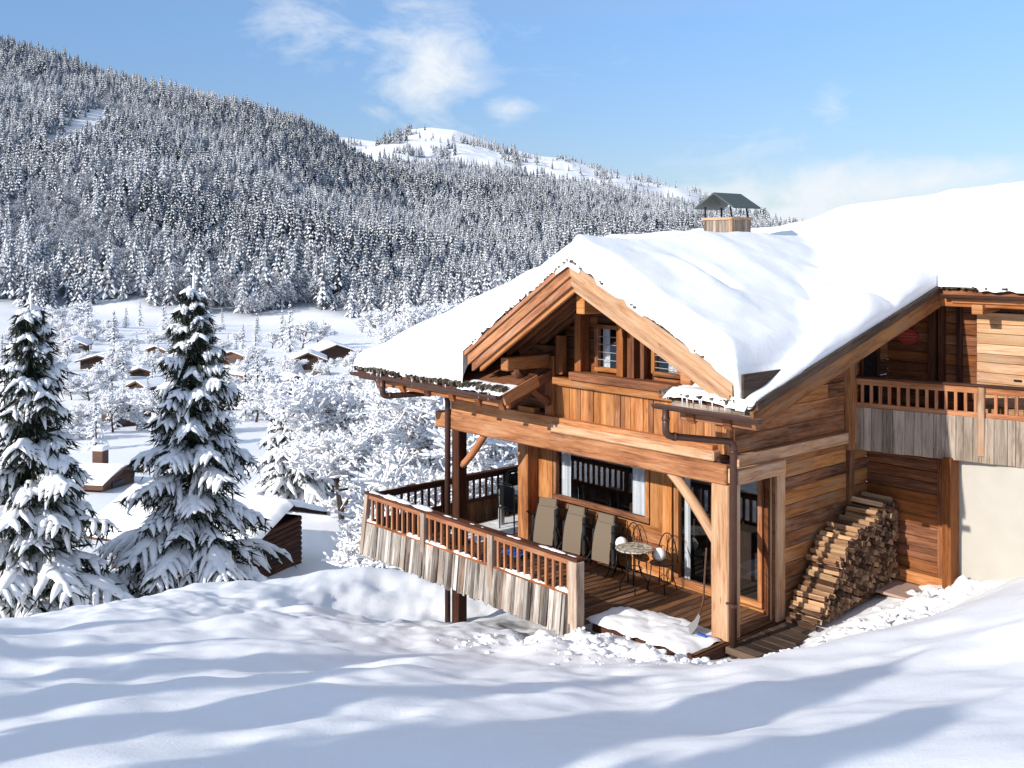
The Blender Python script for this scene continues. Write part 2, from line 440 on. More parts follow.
def near_h(X, Y):
    sh = X.shape; x = X.ravel(); y = Y.ravel(); z = TW[-3]+TW[-2]*x+TW[-1]*y
    for i, (cx, cy, _) in enumerate(CP):
        d2 = (x-cx)**2+(y-cy)**2; z = z+TW[i]*.5*d2*np.log(d2+1e-9)
    return z.reshape(sh)
VY = [0, 22, 26, 32, 40, 60, 80, 120, 200, 300, 400, 480, 540, 4000]
VZ = [0, -2.6, -4.6, -5.7, -6.2, -7.6, -9.2, -12.6, -18.6, -25.2, -30.6, -34.2, -35, -35]
RA = [(-2600,420),(-1300,400),(-653,262),(-526,220),(-398,188),(-270,160),(-195,112),(-92,52),(10,-8),(112,-40),(300,-60),(3000,-60)]
RB = [(-2600,420),(-800,300),(-285,230),(-232,256),(-177,262),(-120,256),(-26,222),(60,200),(104,196),(233,160),(290,142),(345,110),(395,56),(470,6),(560,-35),(3000,-60)]
RA = np.array(RA); RB = np.array(RB)
def height(X, Y):
    far = np.interp(Y, VY, VZ)
    far = far+np.clip((np.abs(X)-60)/400, 0, 1)**1.5*30*sstep(60, 300, Y)+fbm(X/60, Y/60, 4, 3)*3.5*sstep(40, 120, Y)+fbm(X/14, Y/14, 3, 8)*1.0*sstep(26, 50, Y)
    ra = np.interp(X, RA[:,0], RA[:,1]); rb = np.interp(X, RB[:,0], RB[:,1])
    n = fbm(X/220, Y/260, 5, 21)
    def slope(y0, y1, r, p):
        t = np.clip((Y-y0)/(y1-y0), 0, 1); up = t**p
        back = np.clip((Y-y1)/700, 0, 1)
        return -35+(r+35)*up-(r+35)*.8*back**1.3
    ma = slope(500+X*.05, 1300, ra, .92)+n*50*sstep(520, 800, Y)*(1-sstep(1100, 1300, Y))
    mb = slope(700, 2200, rb, 1.0)+n*70*sstep(800, 1200, Y)*(1-sstep(1800, 2200, Y))
    mt = np.maximum(ma, mb)
    z = np.maximum(far, mt)
    # near field
    blend = sstep(20.5, 27, Y+np.clip(-X-4, 0, 20)*.16)
    nm = (Y < 34) & (Y > -40) & (np.abs(X) < 60)
    zn = np.full(X.shape, -3.)
    if nm.any(): zn[nm] = np.clip(near_h(X[nm], Y[nm]), -8, 12)
    z = np.where(nm, zn*(1-blend)+z*blend, z)
    # drifts
    k = 1-sstep(22, 30, Y)
    rx = X*U[0]+Y*U[1]; ry = X*V[0]+Y*V[1]
    z = z+k*(fbm(rx/1.25, ry/1.5, 3, 31)*.27+fbm(X/3.6, Y/3.6, 2, 37)*.34*sstep(17,12,Y))*sstep(1.0, 4.5, np.hypot(X-4.2, Y-15.6)-0.6)*sstep(3,7,Y+np.abs(X)*.2)
    z = z+k*(fbm(rx/.55, ry/.8, 3, 41)*.09*sstep(-.25,.25,fbm(X/2.7,Y/2.7,2,44)*2+.1)+fbm(rx/.8, ry/.9, 2, 47)*.09)*sstep(1.5,4,np.hypot(X-4.2, Y-15.6))*(1-sstep(2.5,5,X+(12-Y)*.4))*sstep(5,9,Y)
    z = z+k*(fbm(X/.38, Y/.5, 3, 61)*.13+fbm(X/.9,Y/1.2,2,63)*.10)*sstep(13.5,16,Y+np.clip(X,-9,0)*.35+1.5)*(1-sstep(20,23,Y))*sstep(1.5,3,np.hypot(X-4.2, Y-15.6))
    # trodden, lumpy snow by the house
    a = (X-HC[0])*U[0]+(Y-HC[1])*U[1]; b = (X-HC[0])*V[0]+(Y-HC[1])*V[1]
    tro = np.exp(-((b+1.75+.2*np.clip(-1.3-a,0,9))/.5)**2)*sstep(-3.5,-1.9,a)*(1-sstep(.4,1.2,a))+np.exp(-((a-1.35-.12*b)/.5)**2)*sstep(-1.6,-.6,b)*(1-sstep(3.2,4.2,b))
    tro = np.clip(tro, 0, 1)
    lump = np.abs(fbm(X/.34, Y/.34, 3, 51))*.55+fbm(X/.16, Y/.16, 2, 57)*.20
    z = z+tro*(lump-.06)
    # ground stays under the floors
    ins = sstep(-.98, -.86, b)*(1-sstep(-.05, .1, a))*sstep(-1.75,-1.5,a)
    z = np.where(ins > 0, np.minimum(z, z*(1-ins)-.35*ins), z)
    ins2 = ((a < .0) & (a > -5.3) & (b > 1.3) & (b < 8)) | ((a > .2) & (b > 3.9) & (b < 8) & (a < 5)); z = np.where(ins2, -1.2, z)
    return z
def sgrid(c, n, lim, fine):                       # fine near c, growing spacing outwards
    t = np.linspace(0, 1, n); k = 6.5
    g = np.sinh(k*t)/np.sinh(k)*lim
    base = np.arange(0, n)*fine
    return np.maximum.accumulate(np.where(g > base, g, base))
def axis(lo, hi, step, far_lo, far_hi, grow, smax):
    core = list(np.arange(lo, hi, step)); s = step; x = core[-1]; up = []
    while x < far_hi: s = min(s*grow, smax*(1 if x < 2600 else 5)); x += s; up.append(x)
    s = step; x = lo; dn = []
    while x > far_lo: s = min(s*grow, smax*(1 if x > -1000 else 5)); x -= s; dn.append(x)
    return np.array(dn[::-1]+core+up)
gx = axis(-7, 9, .055, -2600, 2600, 1.05, 14); gy = axis(5, 17, .055, -60, 4200, 1.04, 13)
GX, GY = np.meshgrid(gx, gy)
GZ = height(GX, GY)
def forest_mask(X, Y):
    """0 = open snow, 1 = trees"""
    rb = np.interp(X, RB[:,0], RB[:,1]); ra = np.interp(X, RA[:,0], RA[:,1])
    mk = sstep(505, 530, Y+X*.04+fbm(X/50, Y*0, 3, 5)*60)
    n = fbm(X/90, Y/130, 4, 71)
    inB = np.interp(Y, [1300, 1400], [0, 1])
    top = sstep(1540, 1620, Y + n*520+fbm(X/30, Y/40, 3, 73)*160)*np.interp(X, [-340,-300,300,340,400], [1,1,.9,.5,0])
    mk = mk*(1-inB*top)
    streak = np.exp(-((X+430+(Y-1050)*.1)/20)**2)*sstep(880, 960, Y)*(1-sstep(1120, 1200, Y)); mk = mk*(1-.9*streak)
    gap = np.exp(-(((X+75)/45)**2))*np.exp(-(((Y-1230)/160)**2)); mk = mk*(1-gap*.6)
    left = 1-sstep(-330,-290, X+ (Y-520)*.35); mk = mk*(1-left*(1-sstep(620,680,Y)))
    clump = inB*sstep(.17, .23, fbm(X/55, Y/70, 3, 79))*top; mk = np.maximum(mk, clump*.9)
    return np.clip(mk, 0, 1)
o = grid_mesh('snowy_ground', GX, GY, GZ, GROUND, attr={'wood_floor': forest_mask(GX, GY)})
o['kind'] = 'structure'
def gz(x, y):
    return float(height(np.array([[x]]), np.array([[y]]))[0, 0])

def clods():
    r = random.Random(33); V_, F_ = [], []
    ico = [(0,0,-1)]+[(cos(i*1.2566)*.89,sin(i*1.2566)*.89,-.45) for i in range(5)]+[(cos(i*1.2566+.628)*.89,sin(i*1.2566+.628)*.89,.45) for i in range(5)]+[(0,0,1)]
    fs = [(0,1+(i+1)%5,1+i) for i in range(5)]+[(1+i,1+(i+1)%5,6+i) for i in range(5)]+[(6+i,1+(i+1)%5,6+(i+1)%5) for i in range(5)]+[(11,6+i,6+(i+1)%5) for i in range(5)]
    P = []
    for i in range(1400):
        if i % 2: a = r.uniform(-3.0,.9); b = r.gauss(-1.75,.45)-.22*max(0,-1.3-a)
        else: b = r.uniform(-1.3,3.4); a = r.gauss(1.4+.13*b,.42)
        P.append((a, b))
    P = np.array(P); X = HC[0]+P[:,0]*U[0]+P[:,1]*V[0]; Y = HC[1]+P[:,0]*U[1]+P[:,1]*V[1]; Z = height(X[None], Y[None])[0]
    for x, y, z in zip(X, Y, Z):
        e = .008+.055*r.random()**6; b0 = len(V_)
        for q in ico: k = e*r.uniform(.6,1.3); V_.append((x+q[0]*k*1.2, y+q[1]*k*1.2, z+q[2]*k*.8+e*.1))
        F_.extend(tuple(b0+j for j in f) for f in fs)
    me = bpy.data.meshes.new('snow_clods'); me.from_pydata(V_, [], F_); me.materials.append(SNOWR)
    me.polygons.foreach_set('use_smooth', np.ones(len(F_), bool))
    o = bpy.data.objects.new('snow_clods', me); COL.objects.link(o); o['kind'] = 'stuff'; o['label'] = 'loose lumps of trodden snow along the deck and the house wall'
clods()

# ------------------------------------------------------------------ the chalet
CH = thing('chalet', 'large wooden chalet with thick snow on its roofs and a timber deck in front', 'chalet', (HC[0], HC[1], 0), HR)
def part(name, mb, mat, parent=None, **k): return mb.build(name, mat, parent or CH, **k)
R_ = random.Random(11)

def hboards(mb, axis_, pos, u0, u1, z0, z1, w=.19, th=.04, top=None, lo=None):
    """horizontal boards; axis_ 'a': wall runs along a at b=pos ; 'b': runs along b at a=pos"""
    z = z0
    while z < z1-.02:
        h = min(w*R_.uniform(.82,1.2), z1-z)
        if z1-(z+h) < .05: h = z1-z
        s, e = u0, u1
        if top:
            rng = top(z+h)
            if rng is None: z += h; continue
            s, e = max(s, rng[0]), min(e, rng[1])
        x = s; cuts = [s]
        while x < e-1.6:
            x += R_.uniform(1.5, 3.8)
            if x < e-.5: cuts.append(x)
        cuts.append(e)
        off = R_.uniform(-.007, .007)
        for p, q in zip(cuts, cuts[1:]):
            if q-p < .03: continue
            if axis_ == 'a': mb.bb(p+.002, q-.002, pos-th/2+off, pos+th/2+off, z+.003, z+h-.003, grain=0, ch=.007)
            else: mb.bb(pos-th/2+off, pos+th/2+off, p+.002, q-.002, z+.003, z+h-.003, grain=1, ch=.007)
        z += h
def vboards(mb, pos, a0, a1, z0, z1, w=.15, th=.04):
    x = a0
    while x < a1-.02:
        h = min(w*R_.uniform(.65,1.35), a1-x)
        off = R_.uniform(-.008, .008)
        mb.bb(x+.002, x+h-.002, pos-th/2+off, pos+th/2+off, z0, z1, grain=2, ch=.006); x += h

M = lambda b: 3.56+.27*(b+1.2)
ML = lambda b: 3.24+.33*(b+1.3)
AP = (-1.93, 5.36); FL = (-4.33, 3.84); FR = (1.0, 3.88)          # gable apex and feet, underside line of the tiles
GL_ = lambda a: AP[1]-(AP[0]-a)*(AP[1]-FL[1])/(AP[0]-FL[0])
GR_ = lambda a: AP[1]-(a-AP[0])*(AP[1]-FR[1])/(FR[0]-AP[0])
G = lambda a: GL_(a) if a < AP[0] else GR_(a)

# -- floor, deck
mb = MB(); b0 = -1.3
x = -7.1
while x < .08:
    wdt = .145; f = -1.3 if x < -1.75 else -.88
    mb.bb(x, x+wdt-.012, f+R_.uniform(-.01,.01), 1.22 if x > -5.3 else 5.1, -.045+R_.uniform(-.003,.003), 0, grain=1, ch=.006)
    x += wdt
part('deck_floor', mb, DECKW)
mb = MB(); mb.bb(-1.75, .12, -.96, -.89, -.17, .02); mb.bb(.1, .17, -.89, 1.3, -.17, .0); mb.bb(-7.05, .05, -1.28, -1.22, -.2, -.05)
for x in (-6.9,-5.5,-4.0,-2.6,-1.2,-.1): mb.bb(x-.04, x+.04, -1.2 if x < -1.7 else -.85, 1.2, -.2, -.05)
part('deck_joist_frame', mb, DARKW)
for i_, (x1_, y0_, y1_) in enumerate(((.7,-.3,-.12),(.78,-.1,.08),(.82,.1,.28),(.85,.3,.5),(.8,.52,.7),(.74,.72,.95),(.6,.97,1.2))):
    mb = MB(); mb.bb(.19, x1_, y0_, y1_, -.1, -.005-.004*(i_%2)); part('doorstep_board', mb, DARKG)
mb = MB(); mb.bb(.6, 1.6, 2.9, 3.62, .16, .2); part('stone_landing', mb, STONE)
# -- posts and beams of the front
def post(a, b, wd, z0, z1, mat, name='post'):
    m = MB(); m.bb(a-wd/2, a+wd/2, b-wd/2, b+wd/2, z0, z1, ch=.014); return part(name, m, mat)
post(-6.1, 0, .21, -1.75, 2.25, DARKW); post(-.02, 0, .30, -.2, 2.2, PALE)
mb = MB(); mb.bb(-6.75, -6.35, .02, .14, 2.12, 2.28); part('beam_end', mb, BEAM)
mb = MB(); mb.beam((-6.68,0,2.3),(.08,0,2.345),.28,.30, ch=.02); part('front_beam', mb, BEAM)
mb = MB(); mb.beam((-3.5,-.03,2.555),(-.12,-.03,2.585),.26,.15, ch=.02); part('upper_beam', mb, PALE)
mb = MB(); mb.beam((.22,-.16,2.35),(.22,1.02,2.34),.19,.21, ch=.012); part('side_header_beam', mb, PALE)
mb = MB(); mb.beam((-.17,-.02,2.62),(-6.2,-.02,2.62),.2,.22); mb.beam((-3.5,-.02,2.42),(-6.3,-.02,2.42),.22,.2)
part('log_course', mb, BEAM)
mb = MB()
for x0, x1 in ((-6.15,-5.45),(-5.2,-4.55),(-4.35,-3.95)): mb.bb(x0, x1, -.1, .06, 2.73, 2.82)
part('log_block', mb, BEAM)
def brace(p0, p1, wd, h, bow, mat, n=8):
    m = MB(); p0, p1 = Vector(p0), Vector(p1); pts = []
    for i in range(n+1):
        t = i/n; p = p0.lerp(p1, t); p.z += bow*4*t*(1-t); pts.append(p)
    m.tube(pts, wd*.58, 8); return part('knee_brace', m, mat, smooth=True)
brace((-6.0,0,1.5),(-5.35,0,2.18),.12,.13,-.04,RAILW)
brace((-.1,-.02,1.25),(-1.0,-.02,2.2),.14,.15,.06,PALE)
# front bays above the beam
mb = MB(); vboards(mb, .02, -3.5, .12, 2.6, 3.3, .14); part('board_wall', mb, WOOD)
mb = MB(); hboards(mb, 'a', .1, -6.2, -3.5, 2.8, 3.9, .2); part('wall', mb, RED)
mb = MB(); mb.bb(-3.72, -3.5, -.06, .12, 2.5, 3.75, ch=.012); mb.bb(-3.46, -3.3, -.06, .05, 3.45, 4.1); part('post', mb, RED)
mb = MB(); mb.bb(-3.5, -.35, -.1, .06, 3.27, 3.40); part('plate_beam', mb, BEAM)
mb = MB(); mb.bb(-3.05, -.5, -.16, .1, 3.402, 3.53); part('dark_plate', mb, RED)
# gable wall behind its little windows
def gtop(z, m=.12):
    z += m
    if z > AP[1]: return None
    l = AP[0]-(AP[1]-z)*(AP[0]-FL[0])/(AP[1]-FL[1]); r = AP[0]+(AP[1]-z)*(FR[0]-AP[0])/(AP[1]-FR[1])
    return (l, r)
mb = MB(); hboards(mb, 'a', .24, -4.2, -2.75, 3.3, 5.2, .17, top=gtop); hboards(mb, 'a', .24, -2.15, -1.55, 3.3, 5.2, .17, top=gtop)
hboards(mb, 'a', .24, -2.75, -2.15, 4.32, 5.2, .17, top=gtop); hboards(mb, 'a', .24, -2.75, -2.15, 3.3, 3.56, .17); hboards(mb, 'a', .24, -1.55, .1, 3.3, 3.56, .17)
hboards(mb, 'a', .24, -1.0, .1, 3.5, 4.2, .17, top=gtop)
part('gable_wall', mb, RED)
mb = MB()
for a in (-2.98, -2.05, -1.82): mb.bb(a-.07, a+.07, -.02, .2, 3.53, min(G(a)-.2, 4.75), grain=2)
mb.bb(-1.66, -1.58, .02, .2, 3.53, 4.5, grain=2)
part('gable_post', mb, RED)

def window(a0, a1, z0, z1, b, fw=.07, curt=(), bars=False, name='window', poly=None, mat=WOOD, depth=.09):
    m = MB()
    if poly is None:
        m.bb(a0-fw, a1+fw, b-depth/2, b+depth/2, z0-fw, z0, grain=0); m.bb(a0-fw, a1+fw, b-depth/2, b+depth/2, z1, z1+fw, grain=0)
        m.bb(a0-fw, a0, b-depth/2, b+depth/2, z0+.001, z1-.001, grain=2); m.bb(a1, a1+fw, b-depth/2, b+depth/2, z0+.001, z1-.001, grain=2)
    else:
        n = len(poly)
        for i in range(n):
            p, q = poly[i], poly[(i+1) % n]; m.beam((p[0],b,p[1]), (q[0],b,q[1]), depth, fw, up=(0,0,1) if abs(p[0]-q[0]) > .02 else (1,0,0))
    w_ = part(name, m, mat)
    g = MB(); pl = poly or [(a0,z0),(a1,z0),(a1,z1),(a0,z1)]
    g.poly([(x, b+.01, z) for x, z in pl]); g.build('pane', GLASS, w_)
    if bars:
        m2 = MB()
        for i in range(1, 5):
            z = z0+(z1-z0)*i/5; x1 = a1
            if poly: x1 = a0+(a1-a0)*(1-i/5)*1.05
            m2 = MB(); m2.bb(a0, x1, b-.03, b-.02, z-.006, z+.006); m2.build('window_bar', TABLEM, w_)
    for c0, c1 in curt:
        m3 = MB(); k = 0; x = c0; n = max(4, int((c1-c0)/.03)); pts = []
        for i in range(n+1): pts.append((c0+(c1-c0)*i/n, b+.10+.022*sin(i*1.9)+.008*sin(i*.7)))
        for (xa, ya), (xb, yb) in zip(pts, pts[1:]): m3.poly([(xa,ya,z0-.03),(xb,yb,z0-.03),(xb,yb,z1+.02),(xa,ya,z1+.02)])
        m3.build('curtain', CURTAIN, w_)
    return w_
window(-2.68, -2.2, 3.62, 4.25, .18, bars=True, curt=((-2.68,-2.5),))
window(-1.5, -1.0, 3.62, 4.1, .18, poly=[(-1.5,3.62),(-.95,3.62),(-.95,3.7),(-1.5,4.1)], bars=True, curt=((-1.3,-1.05),))
# window wall below, set back under the storey
WB = 1.25
window(-4.74, -2.58, .98, 2.12, WB, fw=.09, curt=((-4.74,-4.5),(-2.98,-2.58)))
window(-1.86, -1.2, .13, 2.08, WB, fw=.1, curt=((-1.84,-1.74),), name='glass_door')
window(-1.0, -.32, .13, 2.08, WB, fw=.08, name='glass_door')
mb = MB()
hboards(mb, 'a', WB, -5.3, -2.0, .02, .86, .2); hboards(mb, 'a', WB+.02, -5.3, -.2, 2.22, 2.5, .2)
mb.bb(-5.3, -4.84, WB-.05, WB+.03, .86, 2.3, grain=2); mb.bb(-2.46, -2.2, WB-.05, WB+.03, .86, 2.3, grain=2); mb.bb(-2.19, -1.99, WB-.06, WB+.03, .02, 2.3, grain=2)
mb.bb(-2.0, -.2, WB-.06, WB+.04, .0, .03)
part('window_wall', mb, WOOD)
mb = MB(); mb.bb(-5.5, -5.22, WB-.32, WB-.02, 0, 2.25, ch=.012); part('post', mb, WOOD)
mb = MB(); mb.bb(-5.5, -5.4, 1.26, 5.2, -.3, 3.6, grain=1); part('wall', mb, RED)
mb = MB(); mb.prism([(-.24,1.27,0),(.1,1.0,0),(.14,1.06,0),(-.2,1.33,0)], (0,0,2.26)); part('corner_panel', mb, RED)
mb = MB(); mb.bb(.02,.16,1.03,1.24,-.15,2.27, ch=.01); part('door_post', mb, PALE)
# ceilings and dark rooms
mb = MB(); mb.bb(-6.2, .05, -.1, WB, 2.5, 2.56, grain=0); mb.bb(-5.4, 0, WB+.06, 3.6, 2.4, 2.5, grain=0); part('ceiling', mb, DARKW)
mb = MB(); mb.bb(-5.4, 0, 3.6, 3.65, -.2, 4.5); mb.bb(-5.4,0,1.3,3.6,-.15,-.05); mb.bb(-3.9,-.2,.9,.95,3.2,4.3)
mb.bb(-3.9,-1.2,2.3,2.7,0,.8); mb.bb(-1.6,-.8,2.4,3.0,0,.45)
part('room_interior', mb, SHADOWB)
# -- side wall of the front wing (faces away from the sun)
mb = MB()
hboards(mb, 'b', .1, 1.24, 3.7, -.15, 2.45, .2)
def stop(z):
    b = (z+.13-3.56)/.27-1.2
    return (b, 9)
hboards(mb, 'b', .1, -.02, 4.4, 2.62, 5.0, .26, top=stop)
mb.bb(.06, .12, 0.02, 4.4, 2.3, 2.62, grain=1)
part('side_wall', mb, SIDING)
mb = MB(); mb.beam((.15,.02,2.54),(.15,3.05,2.5),.09,.17); part('side_band_beam', mb, PALE)
mb = MB(); mb.bb(.1, .2, 3.03, 3.17, 0, 2.42); mb.bb(.1,.22, 2.98,3.2,2.3,4.1); part('post', mb, SIDING)
# -- the recessed bay and rendered wall of the right wing
mb = MB(); mb.bb(.1,1.62,3.75,3.8,.0,2.4,grain=0); hboards(mb, 'a', 3.72, .1, 1.62, .1, 2.35, .17); part('bay_wall', mb, RED)
mb = MB(); mb.bb(1.36, 1.44, 3.6, 3.7, .2, 2.33); mb.bb(1.52, 1.66, 3.42, 3.7, .2, 2.33); part('post', mb, RED)
mb = MB(); mb.bb(.3, 1.5, 3.58, 3.7, .22, .4, grain=0); part('sill_beam', mb, WOOD)
mb = MB(); mb.bb(1.62, 7, 3.74, 4.0, -.5, 2.5); part('rendered_wall', mb, STUCCO)
# -- upper storey of the wing
mb = MB(); mb.bb(.1,7,4.43,4.5,2.6,5.0,grain=0); hboards(mb, 'a', 4.4, .1, 7, 2.6, 5.15, .17)
hboards(mb, 'b', 7, 3.9, 8, -.5, 5.1)
part('upper_wall', mb, RED)
for a0, a1, b0_, b1_, z1 in ((.9,1.02,4.22,4.37,4.95),(1.06,1.14,4.25,4.37,4.85),(1.34,1.42,4.3,4.37,4.7)):
    m = MB(); m.bb(a0, a1, b0_, b1_, 2.6, z1, grain=2); part('upper_post', m, DARKW)
mb = MB(); mb.bb(1.14, 5, 4.28, 4.37, 4.62, 4.8, grain=0); part('lintel', mb, DARKW)
d_ = MB(); hboards(d_, 'a', 4.345, 1.66, 2.62, 2.6, 4.55, .16, th=.05); dr = part('balcony_door', d_, PALE)
m = MB(); m.bb(2.24, 2.36, 4.29, 4.32, 3.5, 3.53); m.build('handle', DARKM, dr)
mb = MB(); mb.bb(2.62, 2.78, 4.2, 4.37, 2.6, 4.6, grain=2); part('upper_post', mb, WOOD)
# side window of the upper storey
m = MB(); m.bb(.125,.17,3.45,3.5,3.0,4.3,grain=2); m.bb(.125,.17,4.0,4.05,3.0,4.3,grain=2); m.bb(.125,.17,3.45,4.05,3.9,3.95,grain=1); wn = part('window', m, DARKW)
m = MB(); m.bb(.123,.135,3.5,4.0,3.0,3.9); m.build('pane', FARGLASS, wn)
# -- balcony
P1 = Vector((.16, 3.22, 0)); P2 = Vector((5.0, 4.35, 0))
bd = (P2-P1).normalized(); bn = Vector((bd.y, -bd.x, 0)); bl = (P2-P1).length
def bp(s, z, o=0.): p = P1+bd*s+bn*o; return (p.x, p.y, z)
def bal_beam(mb, s0, s1, z, wd, h, o=0., **k): mb.beam(bp(s0,z,o), bp(s1,z,o), wd, h, **k)
mb = MB(); mb.prism([(.12,3.24,0),(5.0,4.3,0),(5,4.5,0),(.12,4.5,0)][::1], (0,0,.09))
for i, v in enumerate(mb.v): mb.v[i] = (v[0], v[1], v[2]+2.48)
part('balcony_floor', mb, DARKW)
mb = MB(); bal_beam(mb, 0, bl, 3.47, .13, .035); rl = part('balcony_railing', mb, DARKW)
mb = MB(); bal_beam(mb, 0, bl, 3.40, .06, .10, .0); mb.build('rail', RAILW, rl)
mb = MB(); bal_beam(mb, 0, bl, 3.02, .06, .08, .0); mb.build('rail', RAILW, rl)
s = .13; k = 0
while s < bl-.1:
    if abs(s-1.92) > .06:
        m = MB(); m.beam(bp(s,3.05), bp(s,3.36), .05, .045, up=bd, ch=.004); m.build('baluster', RAILW, rl)
    s += .142
for s in (.0, 1.92, 3.84):
    m = MB(); m.beam(bp(s,2.4,.035), bp(s,3.45,.035), .10, .10, up=bd, ch=.01); m.build('railing_post', RAILW if s == 0 else PALE, rl)
mb = MB(); s = 0
while s < bl:
    wd = R_.uniform(.10,.19); mb.beam(bp(s+wd/2,2.30+R_.uniform(-.008,.008),.055+R_.uniform(-.006,.006)), bp(s+wd/2,2.99,.04), .03, wd-.004, up=bd, ch=.006); s += wd
mb.build('skirt_board', GREYPLANK, rl)
# -- red sign, horseshoe
sg = MB(); n = 24
sg.prism([(.5+.19*cos(2*pi*i/n), 4.365, 4.08+.13*sin(2*pi*i/n)) for i in range(n)], (0,-.02,0)); 
so = sg.build('wall_sign', REDP); so.location = (HC[0],HC[1],0); so.rotation_euler = (0,0,HR)
tag(so, 'oval dark red sign with faded lettering on the dark upper wall', 'sign')
m = MB()
for j, (zz, hw) in enumerate(((4.13,.09),(4.08,.13),(4.03,.08))):
    x = -hw
    while x < hw: wl = R_.uniform(.012,.03); m.bb(.5+x,.5+x+wl,4.338,4.3445,zz-.012,zz+.012*R_.uniform(.5,1),ch=0.001); x += wl+.01
m.build('lettering', simple('faded_cream_paint', lin('b06a58'), .6), so)
hs = MB(); hs.tube([(1.86+.085*sin(t), 4.25, 4.70-.085*cos(t)) for t in np.linspace(-2.6,2.6,16)], .014, 6)
ho = hs.build('horseshoe', DARKM, None, True); ho.location = (HC[0],HC[1],0); ho.rotation_euler = (0,0,HR)
tag(ho, 'black iron horseshoe hung open side up above the balcony door', 'horseshoe')

# -- roofs
def slab(name, p, th, mat):       # p: 4 top corners
    m = MB(); m.prism(p, (0,0,-th)); return part(name, m, mat)
slab('roof', [(-7.65,-1.25,ML(-1.25)),(-4.5,-1.25,ML(-1.25)),(-4.5,5.7,ML(5.7)),(-7.65,5.7,ML(5.7))], .07, RED)
slab('roof', [(-4.5,-1.25,ML(-1.25)),(-3.42,-1.25,ML(-1.25)),(-3.42,-.55,ML(-.55)),(-4.5,-.55,ML(-.55))], .07, RED)
slab('roof', [(-.3,-1.15,M(-1.15)),(1.3,-1.15,M(-1.15)),(1.3,8.3,M(8.3)),(-.3,8.3,M(8.3))], .07, RED)
slab('roof', [(1.3,3.8,M(3.8)),(7,3.8,M(3.8)),(7,8.3,M(8.3)),(1.3,8.3,M(8.3))], .07, RED)
slab('roof', [(-3.42,2.6,ML(2.6)-.3),(-.3,2.6,ML(2.6)-.3),(-.3,5.7,ML(5.7)-.35),(-3.42,5.7,ML(5.7)-.35)], .07, RED)
slab('gable_roof', [(AP[0],-1.22,AP[1]),(AP[0],2.0,AP[1]),(FL[0],.6,FL[1]),(FL[0],-1.22,FL[1])], .06, RED)
slab('gable_roof', [(AP[0],-1.22,AP[1]),(FR[0],-1.22,FR[1]),(FR[0],-.2,FR[1]),(AP[0],1.5,AP[1])], .06, RED)
# rafters and purlins under the gable
mb = MB(); mb.bb(1.125,1.165,-1.24,-.35,3.66,3.97,grain=1); part('gap_shade_board', mb, DARKG)  # dark board added to stand in for the shadowed gap under the gable snow
def purlin(a, z, b0, b1, wd, h, mat=BEAM):
    m = MB(); m.beam((a,b0,z),(a,b1,z),wd,h,ch=.012); part('purlin', m, mat)
purlin(-1.98, 4.74, -.98, 1.0, .17, .34); purlin(-3.72, 3.66, -.98, .3, .18, .22); purlin(-.0, 3.80, -.95, .3, .18, .2)
brace((-3.62,-.85,3.55),(-3.62,-.05,2.95),.12,.12,-.03,RED)
for i in range(9):
    for sd in (0, 1):
        b = -.75+i*.3
        if b > .9: continue
        m = MB()
        if sd == 0: m.beam((AP[0],b,AP[1]-.12),(FL[0]+.1,b,FL[1]-.06),.09,.12)
        else: m.beam((AP[0],b,AP[1]-.12),(FR[0]-.1,b,FR[1]-.06),.09,.12)
        part('rafter', m, RED)
# bargeboards (three steps on each side)
def barge(pA, pF, b, th, h, dz, mat, ext=0.):
    m = MB(); A = Vector((pA[0], 0, pA[1])); Fv = Vector((pF[0], 0, pF[1])); d = (Fv-A).normalized(); Fv = Fv+d*ext
    nx = Vector((0,1,0))
    # plumb cut at apex: prism with vertical ends
    up = Vector((0,0,1))
    c = 1/abs(d.x)
    q = [A+up*(dz), Fv+up*(dz), Fv+up*(dz-h*c), A+up*(dz-h*c)]
    ou = RND.random()*30; r = RND.random()
    b0 = len(m.v)
    for y in (b-th, b):
        for p in q: m.v.append((p.x, y, p.z))
    ln = (Fv-A).length
    fs = [[0,1,2,3],[7,6,5,4],[0,4,5,1],[1,5,6,2],[2,6,7,3],[3,7,4,0]]
    uvm = {0:(0,h),1:(ln,h),2:(ln,0),3:(0,0),4:(0,h+th),5:(ln,h+th),6:(ln,-th),7:(0,-th)}
    for f in fs:
        ff = f if pF[0] < pA[0] else f
        m.face([b0+i for i in ff], [(uvm[i][0]+ou, uvm[i][1]+ou) for i in ff], r)
    o = part('bargeboard', m, mat); return o
for (ft, mats, e) in ((FL, (RAILW, BEAM, RAILW, DECKW, BEAM), 0), (FR, (PALE, PALE, PALE, BEAM, PALE), 0)):
    barge(AP, ft, -1.24, .05, .06, .03, mats[0], .05)
    barge(AP, ft, -1.20, .05, .15, -.04, mats[1], .0)
    barge(AP, ft, -1.165, .05, .13, -.21, mats[2], -.08)
    barge((AP[0],AP[1]), ft, -1.10, .06, .10, -.33, mats[4], -.25)
